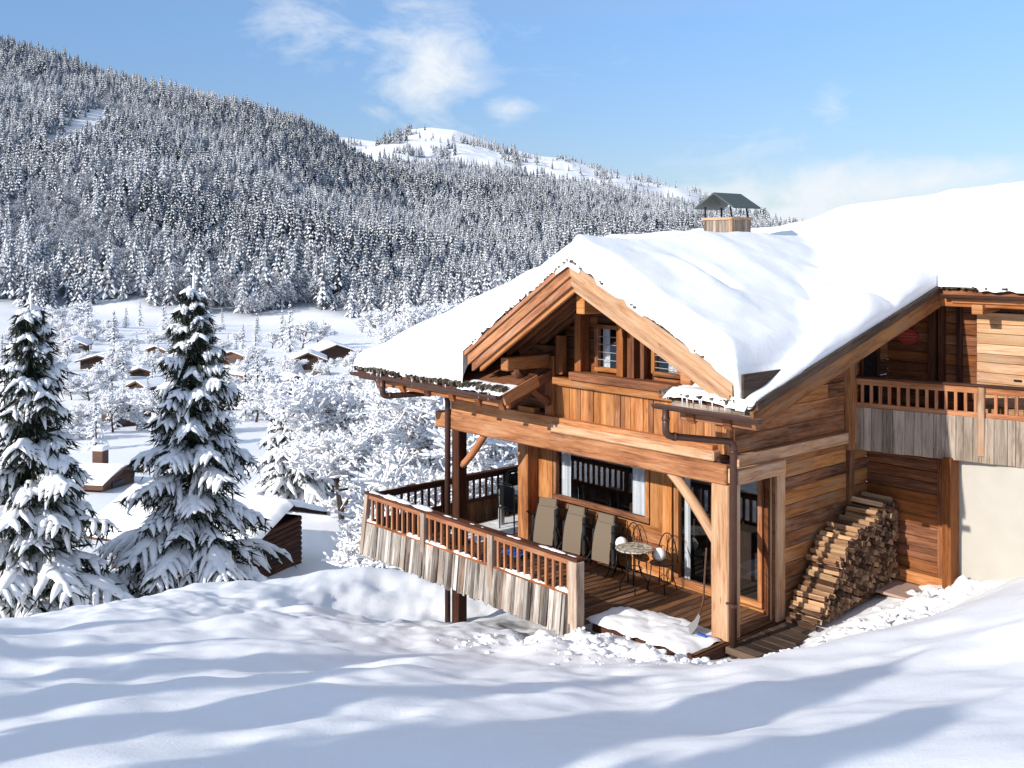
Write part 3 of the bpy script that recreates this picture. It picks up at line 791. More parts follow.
# shingles peeping out under the snow
def shingles(name, pts, n, wv, out, hz=.03, both=True):
    m = MB(); p0, p1 = Vector(pts[0]), Vector(pts[1]); o = Vector(out)
    d = (p1-p0).normalized()
    for i in range(n):
        t = (i+R_.random()*.6)/n; c = p0.lerp(p1, t)+o*R_.uniform(-.03,.05)
        m.beam(c-o*.12, c+o*R_.uniform(.0,.05), wv*R_.uniform(.5,1.1), hz*R_.uniform(.5,1.1), up=(R_.uniform(-.1,.1),R_.uniform(-.1,.1),1), ch=.003)
    return part(name, m, SHINGLE)
shingles('shingle_edge', [(FL[0],-1.24,FL[1]+.06),(AP[0],-1.24,AP[1]+.05)], 70, .05, (0,-1,0), .04)
shingles('shingle_edge', [(FR[0],-1.24,FR[1]+.06),(AP[0],-1.24,AP[1]+.05)], 70, .05, (0,-1,0), .04)
shingles('shingle_edge', [(-7.65,-1.28,ML(-1.25)+.03),(-3.42,-1.28,ML(-1.25)+.03)], 90, .05, (0,-1,-.25), .09)
shingles('shingle_edge', [(-.25,-1.18,M(-1.15)+.03),(1.3,-1.18,M(-1.15)+.03)], 34, .05, (0,-1,-.25), .06)
shingles('shingle_edge', [(1.35,3.76,M(3.8)+.04),(7,3.76,M(3.8)+.04)], 110, .05, (0,-1,0), .05)
# fascias, gutters, rafter tails
mb = MB(); mb.bb(-7.6,-3.42,-1.22,-1.17,ML(-1.2)-.2,ML(-1.2)-.05,grain=0); part('fascia', mb, RAILW)
mb = MB(); mb.bb(-7.2,-3.48,-1.1,-1.04,ML(-1.2)-.3,ML(-1.2)-.14,grain=0); part('fascia', mb, RAILW)
mb = MB(); mb.beam((-3.42,-1.25,ML(-1.25)-.12),(-3.42,-.5,ML(-.5)-.12),.05,.2); mb.beam((-7.62,-1.25,ML(-1.25)-.1),(-7.62,5.7,ML(5.7)-.1),.05,.2); part('rake_board', mb, BEAM)
mb = MB(); mb.bb(-.1,1.26,-1.12,-1.07,M(-1.15)-.2,M(-1.15)-.06,grain=0); part('fascia', mb, GREYPLANK)
mb = MB(); mb.bb(-.05,1.2,-1.0,-.92,M(-1.15)-.34,M(-1.15)-.22,grain=0); part('fascia', mb, RAILW)
for a in (-7.1,-6.35,-5.6,-4.9,-4.2,-3.6):
    m = MB(); m.beam((a,-1.16,ML(-1.16)-.28),(a,.1,ML(.1)-.2),.13,.16); part('rafter', m, RED)
for a in (.15,.75):
    m = MB(); m.beam((a,-1.04,M(-1.04)-.34),(a,.1,M(.1)-.2),.13,.16); part('rafter', m, RED)
def gutter(a0, a1, b, z, r=.065):
    m = MB(); n = 8; b0 = len(m.v)
    for a in (a0, a1):
        for rr in (r, r-.008):
            for i in range(n+1):
                t = pi+pi*i/n; m.v.append((a, b+rr*cos(t), z+rr*sin(t)))
    k = n+1
    for i in range(n):
        m.face([b0+i, b0+i+1, b0+2*k+i+1, b0+2*k+i], [(0,0)]*4); m.face([b0+k+i, b0+3*k+i, b0+3*k+i+1, b0+k+i+1], [(0,0)]*4)
    for e in (0, 2*k): m.face([b0+e+i for i in range(k)], [(0,0)]*k)
    m.tube([(a0,b-r,z),(a1,b-r,z)], .01, 6)
    return part('gutter', m, COPPER)
gutter(-7.7,-3.45,-1.33,ML(-1.25)-.06); gutter(-.3,1.42,-1.24,M(-1.15)-.14); gutter(1.4,7,3.7,M(3.8)-.07)
def pipe(path, r, name='downpipe'):
    # rounded corners
    pts = [Vector(path[0])]
    for i in range(1, len(path)-1):
        a, b, c = map(Vector, path[i-1:i+2]); k = min(.09, (a-b).length*.4, (c-b).length*.4)
        p, q = b+(a-b).normalized()*k, b+(c-b).normalized()*k
        for t in (0,.33,.66,1): pts.append((p.lerp(b,t)).lerp(b.lerp(q,t),t))
    pts.append(Vector(path[-1])); m = MB(); m.tube(pts, r, 10)
    for i in range(1, len(path)):
        a, b = Vector(path[i-1]), Vector(path[i]); d = (b-a).normalized()
        if (b-a).length > .3: m.tube([a+d*.12, a+d*.16], r*1.18, 10)
    return part(name, m, COPPER, smooth=True)
zt = ML(-1.25)-.1
pipe([(-6.7,-1.33,zt),(-6.7,-1.33,2.84),(-6.24,-.17,2.86),(-6.24,-.17,-1.7)], .055)
pipe([(-.1,-1.24,M(-1.15)-.18),(-.1,-1.24,3.02),(.27,-.22,2.86),(.27,-.22,-.16)], .05)
m = MB(); m.tube([(.27,-.22,.55),(.27,-.22,.6)], .062, 10); m.bb(.15,.27,-.24,-.2,.56,.59); part('pipe_bracket', m, COPPER)
# rake of the right side
def rake_beam(a, dz, th, h, mat, b0=-1.2, b1=3.85, name='rake_board'):
    m = MB(); m.beam((a,b0,M(b0)+dz),(a,b1,M(b1)+dz),th,h,ch=.008); part(name, m, mat)
rake_beam(1.32, .02, .06, .12, DARKG); rake_beam(1.27, -.17, .06, .24, SIDING); rake_beam(1.2, -.22, .06, .2, BEAM, -1.1)
m = MB(); m.bb(1.3, 7, 3.82, 3.87, M(3.8)-.26, M(3.8)-.05, grain=0); part('fascia', m, RED)
m = MB(); m.bb(1.5, 7, 3.78, 3.815, M(3.8)-.2, M(3.8)-.13, grain=0); part('fascia', m, RAILW)
purlin2 = [(.36,3.28),(4.0,4.45)]
for b, z in ((.45,M(.45)-.26),(3.95,M(3.95)-.28),(2.2,M(2.2)-.24)):
    m = MB(); m.beam((.1,b,z),(.95,b,z),.2,.22,up=(0,0,1)); part('purlin', m, SIDING)
m = MB(); m.beam((1.92,3.74,4.62),(1.92,4.4,4.66),.17,.15); part('purlin', m, BEAM)
for b in np.arange(-.7, 3.9, .55):
    pass
# icicles
ic = MB()
for i in range(22):
    a = R_.uniform(-.2,1.3) if i < 14 else R_.uniform(-7.5,-3.5); b, z = (-1.22, M(-1.2)+.02) if i < 14 else (-1.34, ML(-1.25)+.0)
    l = R_.uniform(.05,.15); ic.tube([(a,b-.03,z),(a,b-.03,z-l*.5),(a,b-.03,z-l)], [.011,.007,.001], 6, cap=False)
part('icicle', ic, ICE, smooth=True)

# -- snow on the roofs
def snow_roof():
    st = .045
    A = np.arange(-7.72, 7.0, st); B = np.arange(-1.3, 9.6, st)
    a, b = np.meshgrid(A, B)
    wL = 1-sstep(-3.6, -1.2, a)
    wR = sstep(-4.4, -.2, a)
    br = 5.7+2.7*wR
    mL = ML(np.minimum(b, br)); mR = M(np.minimum(b, br)); base = mL*wL+mR*(1-wL)
    base = base-.35*np.clip(b-br, 0, 5)*sstep(0,.8,b-br)
    def gs(ca, cb, wa, wb, rot=0.): x = (a-ca)*cos(rot)+(b-cb)*sin(rot); y = -(a-ca)*sin(rot)+(b-cb)*cos(rot); return np.exp(-(x/wa)**2-(y/wb)**2)
    folds = .17*gs(.75,1.75,.6,.30,.3)-.15*gs(.9,2.25,.5,.10,.3)+.13*gs(-.3,2.5,.8,.35,-.5)-.16*gs(.0,2.05,.7,.10,-.6)-.10*gs(-1.2,3.2,1.2,.12,.5)+.10*gs(.6,3.3,.9,.4,.1)
    folds = folds+.05*np.sin(b*7.5+a*.5+fbm(a/1.5,b/1.5,2,83)*5)*sstep(4,5.5,b)*sstep(-.5,1,a)*(1-sstep(7,8,b))
    d = np.minimum(a+7.72, b+1.3+.03*np.sin(a*3)+.04*fbm(a/.4,b*0,3,3))
    dr = np.where(b < 3.66, 1.36+.02*np.sin(b*5)-a, 9.); dw = np.where(a > 1.36, b-3.66+.04*fbm(a/.4,b*0,3,9), 9.)
    corner = np.where((a > 1.36) & (b < 3.66), -1., np.where((a <= 1.36) & (b >= 3.66), np.hypot(1.36-a, b-3.66)+.02, 9.))
    d = np.minimum(np.minimum(d, dr), np.minimum(dw, corner))
    def prof(d, T, w): q = np.clip(d/w, 0, 1); return T*np.sqrt(np.clip(1-(1-q)**2, 0, 1))
    br = br
    T = .38+.10*sstep(-1, 3, a)+.24*sstep(3.0,6.5,b)*sstep(-3.2,-.9,a)-.06*sstep(.6,2,a)
    T = T*(1-.52*sstep(-3,-1.5,a)*(1-sstep(-1.0,1.3,b)))
    und = fbm(a/1.7, b/2.3, 3, 11)*.24+fbm(a/.5, b/.8, 3, 15)*.09+fbm(a/4, b/.9, 2, 19)*.08-.06*np.abs(fbm(a/1.1+b*.3, b/2.5, 2, 27))
    Hm = base+prof(d, T+und+folds, .26)
    g = np.where(a < AP[0], GL_(a), GR_(a))+.02
    gi = (a > FL[0]-.08) & (a < FR[0]+.08)
    dg = np.minimum(np.minimum(a-FL[0]+.08, FR[0]+.08-a), b+1.30+.03*fbm(a/.3,b*0,3,5))
    rt = (a > AP[0]); ridge = np.exp(-((a-AP[0])/.35)**2)*.05
    Hg = np.where(gi, g+prof(dg, .43+und*.8+.05*rt, .26)-ridge*1.2, -9)
    # melt hollow on the right flank of the cross gable
    hol = np.exp(-((a+.75)/.4)**2-((b-.55)/.16)**2)*.20-np.exp(-((a+.6)/.5)**2-((b-.15)/.3)**2)*.07+np.exp(-((a+1.35)/.3)**2-((b-.7)/1.2)**2)*.07
    Hg = Hg-hol
    k = .10; h = np.clip(.5+.5*(Hm-Hg)/k, 0, 1); H = Hg*(1-h)+Hm*h+k*h*(1-h)
    H = np.where(np.abs(Hm-Hg) > k, np.maximum(Hm, Hg), H)
    # valley trough between gable and right roof
    H = np.where(b > 5, np.maximum(H, -9), H)
    ok = (d > -.02) | (gi & (dg > 0) & (g > base-.3))
    keep = ok[:-1,:-1] & ok[1:,:-1] & ok[:-1,1:] & ok[1:,1:]
    # under the gable overhang nothing lies lower than the gable: fine
    o = grid_mesh('roof_snow', a, b, H, SNOWR, keep=keep); o.parent = CH
    # edge wall: pull a skirt down along open edges
    me = o.data
    import bmesh
    bm = bmesh.new(); bm.from_mesh(me)
    bmesh.ops.delete(bm, geom=[v for v in bm.verts if not v.link_faces], context='VERTS')
    ed = [e for e in bm.edges if e.is_boundary]
    ret = bmesh.ops.extrude_edge_only(bm, edges=ed)
    for v in ret['geom']:
        if isinstance(v, bmesh.types.BMVert):
            x, y, z = v.co
            gg = (FL[0]-.1 < x < FR[0]+.1) and y < -1.1
            t = G(x)+.02 if gg else ((ML(y) if x < -2.5 else M(y))-.0)
            jag = .05*(vnoise(np.array([x*9.]), np.array([y*9.]), 4)[0]-.4)
            v.co.z = min(z-.02, t+.03+(jag if y < -1.1 else (.05 if x < 2 else jag))); 
            v.co.x += (.02 if x < 0 else -.02) if not gg else 0
    for f in bm.faces: f.smooth = True
    bmesh.ops.recalc_face_normals(bm, faces=bm.faces)
    bm.to_mesh(me); bm.free()
snow_roof()
def strip_snow(name, a0, a1, b0, b1, zf, t, seed, parent=CH, step=.05):
    A = np.arange(a0, a1+step, step); B = np.arange(b0, b1+step, step); a, b = np.meshgrid(A, B)
    d = np.minimum(np.minimum(a-a0, a1-a), np.minimum(b-b0, b1-b))+fbm(a/.25,b/.25,3,seed)*.10
    z = zf(b)+np.sqrt(np.clip(d/.12,0,1))*t*(1+fbm(a/.3,b/.3,3,seed+1)*1.1+np.abs(fbm(a/.12,b/.12,2,seed+5))*.8)-.012
    o = grid_mesh(name, a, b, z, SNOWR); o.parent = parent; return o
strip_snow('roof_snow', -.14, 1.25, -1.27, -.2, lambda b: M(b), .09, 60)
strip_snow('roof_snow', -4.5, -3.43, -1.36, -1.0, lambda b: ML(b), .06, 64)
strip_snow('deck_snow', -1.85, .05, -1.02, -.2, lambda b: 0*b, .075, 70)
strip_snow('deck_snow', -1.5, -.6, -.6, .0, lambda b: 0*b+.001, .06, 71)
strip_snow('deck_snow', -7.0, -5.9, .3, 3.6, lambda b: 0*b, .035, 74)
strip_snow('deck_snow', -1.3, -.15, -.5, .05, lambda b: 0*b+.002, .05, 79)
# -- chimney
CHa, CHb = -3.0, 3.45
m = MB(); x = -3.04
zc0, zc1 = 5.2, 6.13
def vb2(m, fixed, ax, u0, u1, z0, z1, wdt):
    u = u0
    while u < u1-.01:
        w2 = min(wdt, u1-u)
        if ax == 'a': m.bb(u+.002,u+w2-.002,fixed-.012,fixed+.012,z0,z1,grain=2,ch=.003)
        else: m.bb(fixed-.012,fixed+.012,u+.002,u+w2-.002,z0,z1,grain=2,ch=.003)
        u += w2
vb2(m, 3.4, 'a', -3.02, -2.40, zc0, zc1-.04, .07); vb2(m, -2.39, 'b', 3.42, 3.98, zc0, zc1-.04, .075); vb2(m, 4.0, 'a', -3.02, -2.4, zc0, zc1-.04, .08); vb2(m, -3.03, 'b', 3.42, 3.98, zc0, zc1-.04, .08)
chm = part('chimney', m, GREYPLANK)
m = MB(); m.bb(-3.06,-2.36,3.365,3.41,zc1-.05,zc1+.0,grain=0); m.bb(-2.40,-2.355,3.36,4.02,zc1-.05,zc1+.001,grain=1); m.bb(-2.42,-2.36,3.37,3.43,zc0,zc1-.052,grain=2); m.build('chimney_trim', PALE, chm)
m = MB()
for p, q in (((-2.40,3.42),(-2.44,3.42)),((-2.40,3.92),(-2.44,3.92)),((-3.0,3.42),(-3.0,3.42)),((-3.0,3.92),(-3.0,3.92))): m.beam((p[0],p[1],zc1),(q[0],q[1],zc1+.2),.03,.03,up=(1,0,0))
m.build('cap_stay', DARKM, chm)
m = MB(); zr = zc1+.46
for s in (-1,1):
    c = -2.70; m.prism([(c,3.27,zr),(c+s*.44,3.27,zr-.27),(c+s*.44,4.12,zr-.27),(c,4.12,zr)], (0,0,-.03))
m.build('chimney_cap', GREENR, chm)

# -- deck railing
DR = MB(); DR.beam((-7.18,-1.33,1.0),(-1.62,-1.33,1.0),.17,.045,ch=.008); drl = part('deck_railing', DR, DARKW)
def sub(mb, name, mat, parent=None): return mb.build(name, mat, parent or drl)
m = MB(); m.beam((-7.12,-1.36,.935),(-1.68,-1.36,.935),.05,.08); sub(m, 'rail', RAILW)
m = MB(); m.beam((-7.12,-1.36,.45),(-1.68,-1.36,.45),.07,.07); sub(m, 'rail', RED)
for a in (-7.12,-5.37,-3.57,-1.68):
    m = MB(); z0 = -.1
    if a == -1.68: m.bb(a-.1,a+.08,-1.45,-1.27,-.15,.975,ch=.01)
    elif a == -7.12: m.beam((a-.06,-1.44,-.12),(a,-1.36,.97),.1,.1,up=(1,0,0))
    else: m.bb(a-.06,a+.06,-1.43,-1.33,.0,.975,ch=.008)
    sub(m, 'railing_post', GREYPOST)
for s0, s1, n in ((-7.12,-5.37,10),(-5.37,-3.57,10),(-3.57,-1.68,11)):
    for i in range(1, n+1):
        a = s0+(s1-s0)*i/(n+1); m = MB(); m.bb(a-.022,a+.022,-1.39,-1.34,.48,.9,ch=.004); sub(m, 'baluster', RAILW)
m = MB(); a = -7.15
while a < -1.74:
    wd = R_.uniform(.035,.10); lean = R_.uniform(-.009,.009)
    zb = -.13+R_.uniform(-.03,.03)-.04*(a+7)/5*0; off = R_.uniform(-.016,.016)
    if a < -6.9: lean -= .05
    m.beam((a+wd/2+lean,-1.455+off,zb),(a+wd/2,-1.395+off*.6,.45),.018,wd+.008,up=(1,0,.01),ch=.004); a += wd
sub(m, 'skirt_board', GREYW)
# left side railing
m = MB(); m.beam((-7.1,-1.3,.98),(-7.1,5.2,.93),.13,.05); sr = part('side_railing', m, DARKW)
m = MB(); m.beam((-7.1,-1.25,.90),(-7.1,5.2,.86),.05,.07); sub(m,'rail',DARKW,sr)
m = MB(); m.beam((-7.1,-1.25,.45),(-7.1,5.2,.42),.05,.07); sub(m,'rail',DARKW,sr)
for i in range(38):
    b = -1.1+i*.163; m = MB(); m.bb(-7.12,-7.08,b-.022,b+.022,.46,.87,ch=.004); sub(m,'baluster',DARKW,sr)
for b in (.45,2.1,3.8):
    m = MB(); m.bb(-7.15,-7.05,b-.06,b+.06,0,.9,ch=.006); sub(m,'railing_post',DARKW,sr)
m = MB(); b = -1.3
while b < 5.2: wd = R_.uniform(.07,.14); m.bb(-7.16,-7.14,b,b+wd-.004,-.1,.43,grain=2,ch=.004); b += wd
sub(m,'skirt_board',DECKW,sr)
# back end of the side deck
m = MB(); m.beam((-7.1,5.2,.93),(-5.4,5.2,.93),.13,.05); part('side_railing', m, DARKW)
# snow along rails: lumpy ribbons
def ribbon(p0, p1, wd, h, seed, cover=.6, parent=drl, down=0.):
    p0, p1 = Vector(p0), Vector(p1); d = p1-p0; n = int(d.length/.035); x = d.normalized(); y = Vector((0,0,1)).cross(x)
    t = np.linspace(0, 1, n+1); nz = fbm(t*d.length/.35, t*0+seed, 4, seed)*2
    hh = np.clip(nz+cover-.5, 0, 1); hh = np.minimum(hh*2.2, 1)
    m = MB(); K = 6
    for i in range(n+1):
        c = p0.lerp(p1, t[i]); k = float(hh[i]); ww = wd*(.35+.65*k)*(1 if k > 0 else 0)
        for j in range(K+1):
            an = pi*j/K; m.v.append(tuple(c+y*cos(an)*ww/2+Vector((0,0,sin(an)*h*k*(1+.4*sin(i*1.7+j)) - (.004 if j in (0,K) else 0)))))
    for i in range(n):
        if hh[i] <= 0 and hh[i+1] <= 0: continue
        for j in range(K):
            q = i*(K+1)+j; m.face([q, q+1, q+K+2, q+K+1], [(0,0)]*4)
    o = m.build('rail_snow', SNOWR, parent, True); return o
ribbon((-7.16,-1.33,1.022),(-5.2,-1.33,1.022),.15,.04,3,.75); ribbon((-5.2,-1.33,1.022),(-1.66,-1.33,1.022),.10,.02,9,.36)
ribbon((-7.1,-1.365,.486),(-1.72,-1.365,.486),.08,.045,5,.85); ribbon((-7.1,-1.2,1.0),(-7.1,.6,.995),.11,.04,8,.7,sr)

# ------------------------------------------------------------------ things on and by the deck
def fr(mb, name, mat, par, **k): return mb.build(name, mat, par, **k)
def recliner(label, a, b, lean, yaw):
    t = thing('folded_recliner', label, 'reclining chair', W(a,b,0), HR+yaw, 'folded recliners against the window wall')
    # local: x along the wall, y into the wall, leaning back
    f = MB(); hw = .20; H = .84; n = 8
    def P(s, x, o=0.): return (x, .06+lean*s+o-.05*sin(s*pi), .10+H*s)
    for i in range(n):
        s0, s1 = .08+i*.8/n, .08+(i+1)*.8/n
        f.prism([P(s0,-hw),P(s0,hw),P(s1,hw),P(s1,-hw)], (0,.012,0))
    fr(f, 'sling', FABRIC, t)
    h = MB(); h.box((0,.045+lean*.93,.10+H*.93),(.37,.06,.16),ch=.025,R=Matrix.Rotation(-lean*.6,3,'X')); fr(h, 'headrest', FABRIC, t)
    g = MB()
    for sx in (-1,1):
        g.tube([P(0,sx*(hw+.015),.01),P(.5,sx*(hw+.015),.01),P(1,sx*(hw+.015),.01)], .012, 6)
        g.tube([(sx*.29,.12,.03),(sx*.28,.16+lean,.78)], .013, 6)
        g.tube([(sx*.31,.30,.02),(sx*.27,.02,.55)], .010, 6)
        g.tube([(sx*.30,.26,.60),(sx*.30,.02,.74)], .016, 6)
        g.tube([(sx*.29,-.12,.02),(sx*.29,.18,.30),(sx*.29,.24,.7)], .010, 6)
    g.tube([P(1,-hw,.01),P(1,hw,.01)], .012, 6); g.tube([(-.29,-.12,.02),(.29,-.12,.02)], .010, 6); g.tube([(-.31,.3,.02),(.31,.3,.02)], .010, 6)
    fr(g, 'frame', DARKM, t, smooth=True)
    k = MB(); k.box((.26,.15,.5),(.07,.14,.66),ch=.02); fr(k, 'folded_arm', BLACKF, t); k = MB(); k.box((-.25,.20,.42),(.04,.1,.5),ch=.01); fr(k, 'folded_arm', BLACKF, t)
    return t
recliner('folded taupe recliner nearest the deck table, tilted most to the left', -4.62, .70, .26, .3)
recliner('middle one of the three folded taupe recliners under the window', -3.92, .72, .2, .1)
recliner('folded taupe recliner beside the round mosaic table', -3.22, .72, .2, .02)

t = thing('bistro_table', 'small round mosaic table with scrolled black iron legs on the deck', 'table', W(-2.2,.5,0), HR)
m = MB(); m.lathe([(.0,.70),(.29,.70),(.305,.695),(.305,.68),(0,.675)], n=28)
mt = Mat('mosaic'); v = mt.node('ShaderNodeTexVoronoi'); mt.l.new(mt.coord('Object'), v.inputs['Vector']); v.inputs['Scale'].default_value = 28
mt.set(Base_Color=mt.ramp(v.outputs['Color'], [(.2,lin('6f6a60')),(.5,lin('a59a86')),(.8,lin('cfc8ba'))]), Roughness=.5)
fr(m, 'table_top', mt.m, t, smooth=False)
for i in range(4):
    an = pi/4+i*pi/2; m = MB(); c, s = cos(an), sin(an)
    m.tube([(c*.22*q, s*.22*q, z) for q, z in ((1.05,0),(1.0,.12),(.55,.3),(.35,.42),(.5,.55),(.95,.675))], .01, 6); fr(m, 'leg', DARKM, t, smooth=True)
m = MB(); m.tube([(.13*cos(x),.13*sin(x),.36) for x in np.linspace(0,2*pi,17)], .008, 5); fr(m, 'ring', DARKM, t)
def iron_chair(label, a, b, yaw):
    t = thing('iron_chair', label, 'chair', W(a,b,0), HR+yaw, 'scrolled iron chairs')
    m = MB(); m.lathe([(0,.45),(.19,.45),(.2,.44),(.19,.43),(0,.43)], n=20); fr(m, 'seat', DARKM, t)
    for i in range(4):
        an = pi/4+i*pi/2; c, s = cos(an), sin(an); m = MB()
        m.tube([(c*.17,s*.17,.43),(c*.19,s*.19,.2),(c*.25,s*.25,0)], .009, 6); fr(m, 'leg', DARKM, t, smooth=True)
    m = MB(); m.tube([(.19*cos(x)*1.0,.17+.0*x,.43+.46*sin(x)) for x in np.linspace(0,pi,14)], .010, 6)
    for sx in (-1,1):
        m.tube([(sx*(.02+.07*(1-q)*cos(q*5)), .17, .45+q*.4) for q in np.linspace(0,1,10)], .006, 5)
        m.tube([(sx*(.09+.035*cos(q)), .17, .62+.05*sin(q)) for q in np.linspace(0,5.5,12)], .005, 5)
    fr(m, 'backrest', DARKM, t, smooth=True)
    return t
iron_chair('scrolled iron chair in front of the glass door, right of the mosaic table', -1.92, .86, 0.1)
iron_chair('scrolled iron chair behind the round table, next to the recliners', -2.72, .92, .0)
def ball(label, p, r=.105):
    m = MB(); n = 9; m.lathe([(r*sin(pi*i/n), -r*cos(pi*i/n)) for i in range(n+1)], n=16)
    o = m.build('white_ball', WHITEP, None, True); o.location = p; tag(o, label, 'ball'); return o
ball('round white ball on the iron chair by the glass door', W(-1.95,.84,.575))
ball('round white ball on the iron chair next to the recliners', W(-2.78,.84,.575))

t = thing('deck_table', 'grey metal table at the far left end of the deck', 'table', W(-6.16,2.2,0), HR)
m = MB(); m.bb(-.4,.4,-.86,.86,.69,.735,ch=.008); fr(m, 'table_top', TABLEM, t)
for sx in (-1,1):
    for sy in (-1,1):
        m = MB(); m.bb(sx*.34-.045,sx*.34+.045,sy*.80-.05,sy*.80+.05,0,.69); fr(m, 'leg', TABLEM, t)
def dark_chair(label, a, b, yaw):
    t = thing('wicker_chair', label, 'chair', W(a,b,0), HR+yaw, 'dark chairs round the grey table')
    m = MB(); m.bb(-.22,.22,-.22,.22,.42,.46); fr(m, 'seat', BLACKF, t)
    for sx in (-1,1):
        for sy in (-1,1):
            m = MB(); m.tube([(sx*.2,sy*.2,0),(sx*.2,sy*.2,.44)], .014, 6); fr(m, 'leg', DARKM, t)
        m = MB(); m.tube([(sx*.23,-.2,.44),(sx*.24,-.18,.62),(sx*.24,-.1,.67),(sx*.24,.2,.68)], .013, 6); fr(m, 'armrest', DARKM, t, smooth=True)
    m = MB(); m.bb(-.2,.2,.19,.215,.5,.9); m.tube([(-.22,.21,.44),(-.22,.23,.9),(-.16,.235,.95),(.16,.235,.95),(.22,.23,.9),(.22,.21,.44)], .013, 6); fr(m, 'backrest', DARKM, t)
    return t
dark_chair('black armchair at the near end of the grey deck table', -6.12, 1.4, pi*1.02)
dark_chair('black chair on the railing side of the grey deck table', -6.66, 2.1, pi/2)
dark_chair('black chair between the grey deck table and the chalet wall', -5.72, 2.3, -pi/2)

t = thing('snow_shovel', 'worn grey snow shovel leaning on the left face of the corner post', 'shovel', W(-.34,-.2,0), HR)
m = MB(); m.tube([(.09,.05,1.25),(.06,.02,.5),(.03,-.03,.28)], .014, 6); fr(m, 'handle', DECKW, t, smooth=True)
m = MB(); b0=0
pts = [(.03,-.03,.28),(.0,-.08,.16),(-.07,-.16,.05),(-.15,-.24,.03)]
for i in range(3):
    p, q = pts[i], pts[i+1]; w0, w1 = (.05,.10,.13,.13)[i], (.05,.10,.13,.13)[i+1]
    m.prism([(p[0]-w0,p[1]+w0,p[2]),(p[0]+w0,p[1]-w0,p[2]),(q[0]+w1,q[1]-w1,q[2]),(q[0]-w1,q[1]+w1,q[2])], (.0,.0,.01))
fr(m, 'blade', TABLEM, t)
m = MB(); m.box((0,0,0),(.15,.05,.03),ch=.01); m.tube([(.06,0,.01),(.13,.02,.02)], .01, 6)
o = m.build('snow_scraper', BLUE); o.location = W(-.12,-.42,.10); o.rotation_euler = (.1,.1,HR+.2); tag(o, 'small blue plastic scraper lying in the snow by the corner post', 'scraper')
m = MB(); n = 8
for i in range(n):
    for j in range(n):
        f = lambda i, j: ((i/n-.5)*.42,(j/n-.5)*.3,.03+.05*abs(sin(i*1.3+j*.8))+.03*sin(j*2.1))
        m.poly([f(i,j),f(i+1,j),f(i+1,j+1),f(i,j+1)], r=.5)
o = m.build('blue_cloth', BLUE, None, True); o.location = W(-4.84,.25,0); o.rotation_euler = (0,0,HR); tag(o, 'crumpled blue cloth lying on the deck behind the railing', 'cloth')

# ------------------------------------------------------------------ firewood
LR = random.Random(3)
def log_mesh(k):
    m = MB(); r = .052; shp = k % 3
    n = (3,4,3,4,3,5)[k % 6]
    base = [(0, r*LR.uniform(.75,1.15)*cos(2*pi*i/n+k), r*LR.uniform(.75,1.15)*sin(2*pi*i/n+k)) for i in range(n)]
    ln = .52
    b0 = 0; r_ = LR.random()
    for x in (-ln/2, ln/2):
        for p in base: m.v.append((x+LR.uniform(-.012,.012), p[1]*LR.uniform(.93,1.05), p[2]*LR.uniform(.93,1.05)))
    u = LR.random()*20
    for i in range(n):
        j = (i+1) % n; m.face([i, j, n+j, n+i], [(u,i*.1),(u,i*.1+.1),(u+ln,i*.1+.1),(u+ln,i*.1)], r_, 0)
    m.face(list(range(n))[::-1], [(u+base[i][1], base[i][2]) for i in range(n)][::-1], r_, 1)
    m.face(list(range(n,2*n)), [(u+base[i][1]*2, base[i][2]*8) for i in range(n)], r_, 1)
    o = m.build('firewood_log', [LOG, BARK]); return o
logs = [log_mesh(k) for k in range(14)]
GRP = 'split logs stacked against the chalet side wall'
def ground_w(a, b): p = W(a, b, 0); return gz(p.x, p.y)
def htop(b): return float(np.interp(b, [1.15,1.3,1.7,2.1,2.8,2.95,3.6], [.06,.20,.68,1.14,1.27,1.44,1.48]))
cnt = 0; stepx = .092
col_n = int((3.62-1.12)/stepx)
placed = []; rc = {}
for ci in range(col_n):
    b = 1.15+ci*stepx; zb = .0+.09*max(0, b-1.2)
    z = zb+.05; ri = 0
    while z < htop(b)+.02:
        ri += 1; rc[len(placed)] = (ci+1, ri)
        placed.append((b+LR.uniform(-.012,.012), z+LR.uniform(-.012,.012)+(.043 if ci % 2 else 0))); z += .087
placed = [(*q, *rc[i]) for i, q in enumerate(placed)]
ordn = lambda n: '%d%s' % (n, 'th' if 10 <= n % 100 <= 20 else {1:'st',2:'nd',3:'rd'}.get(n % 10, 'th'))
placed.sort(key=lambda q: -(3*(q[1] > htop(q[0])-.17)+LR.random()))
for i, (b, z, c1, r1) in enumerate(placed[:298]):
    src = logs[i % 14]; o = src if i < 14 else src.copy()
    if i >= 14: COL.objects.link(o)
    o.location = W(.46+LR.uniform(-.035,.035), b, z); o.rotation_euler = (LR.uniform(0,6.28), LR.uniform(-.05,.05), HR+LR.uniform(-.04,.04))
    o.scale = (1, LR.uniform(.8,1.12), LR.uniform(.8,1.12))
    tag(o, 'split log %s from the ground in the %s column from the woodpile front end' % (ordn(r1), ordn(c1)), 'firewood log', GRP)
m = MB()
for i, (b, z, c1, r1) in enumerate(placed[298:]):
    m.beam((.2+LR.uniform(-.03,.03), b, z), (.71+LR.uniform(-.04,.03), b, z), LR.uniform(.06,.09), LR.uniform(.06,.09), up=(0,LR.uniform(-1,1),1))
m.prism([(.16,1.35,.0),(.16,3.58,.0),(.16,3.58,1.36),(.16,2.95,1.2),(.16,2.15,1.02)], (.42,0,0))
o = m.build('stacked_firewood', BARK); o.location = (HC[0],HC[1],0); o.rotation_euler = (0,0,HR); o['kind'] = 'stuff'; o['label'] = 'inner logs of the woodpile'

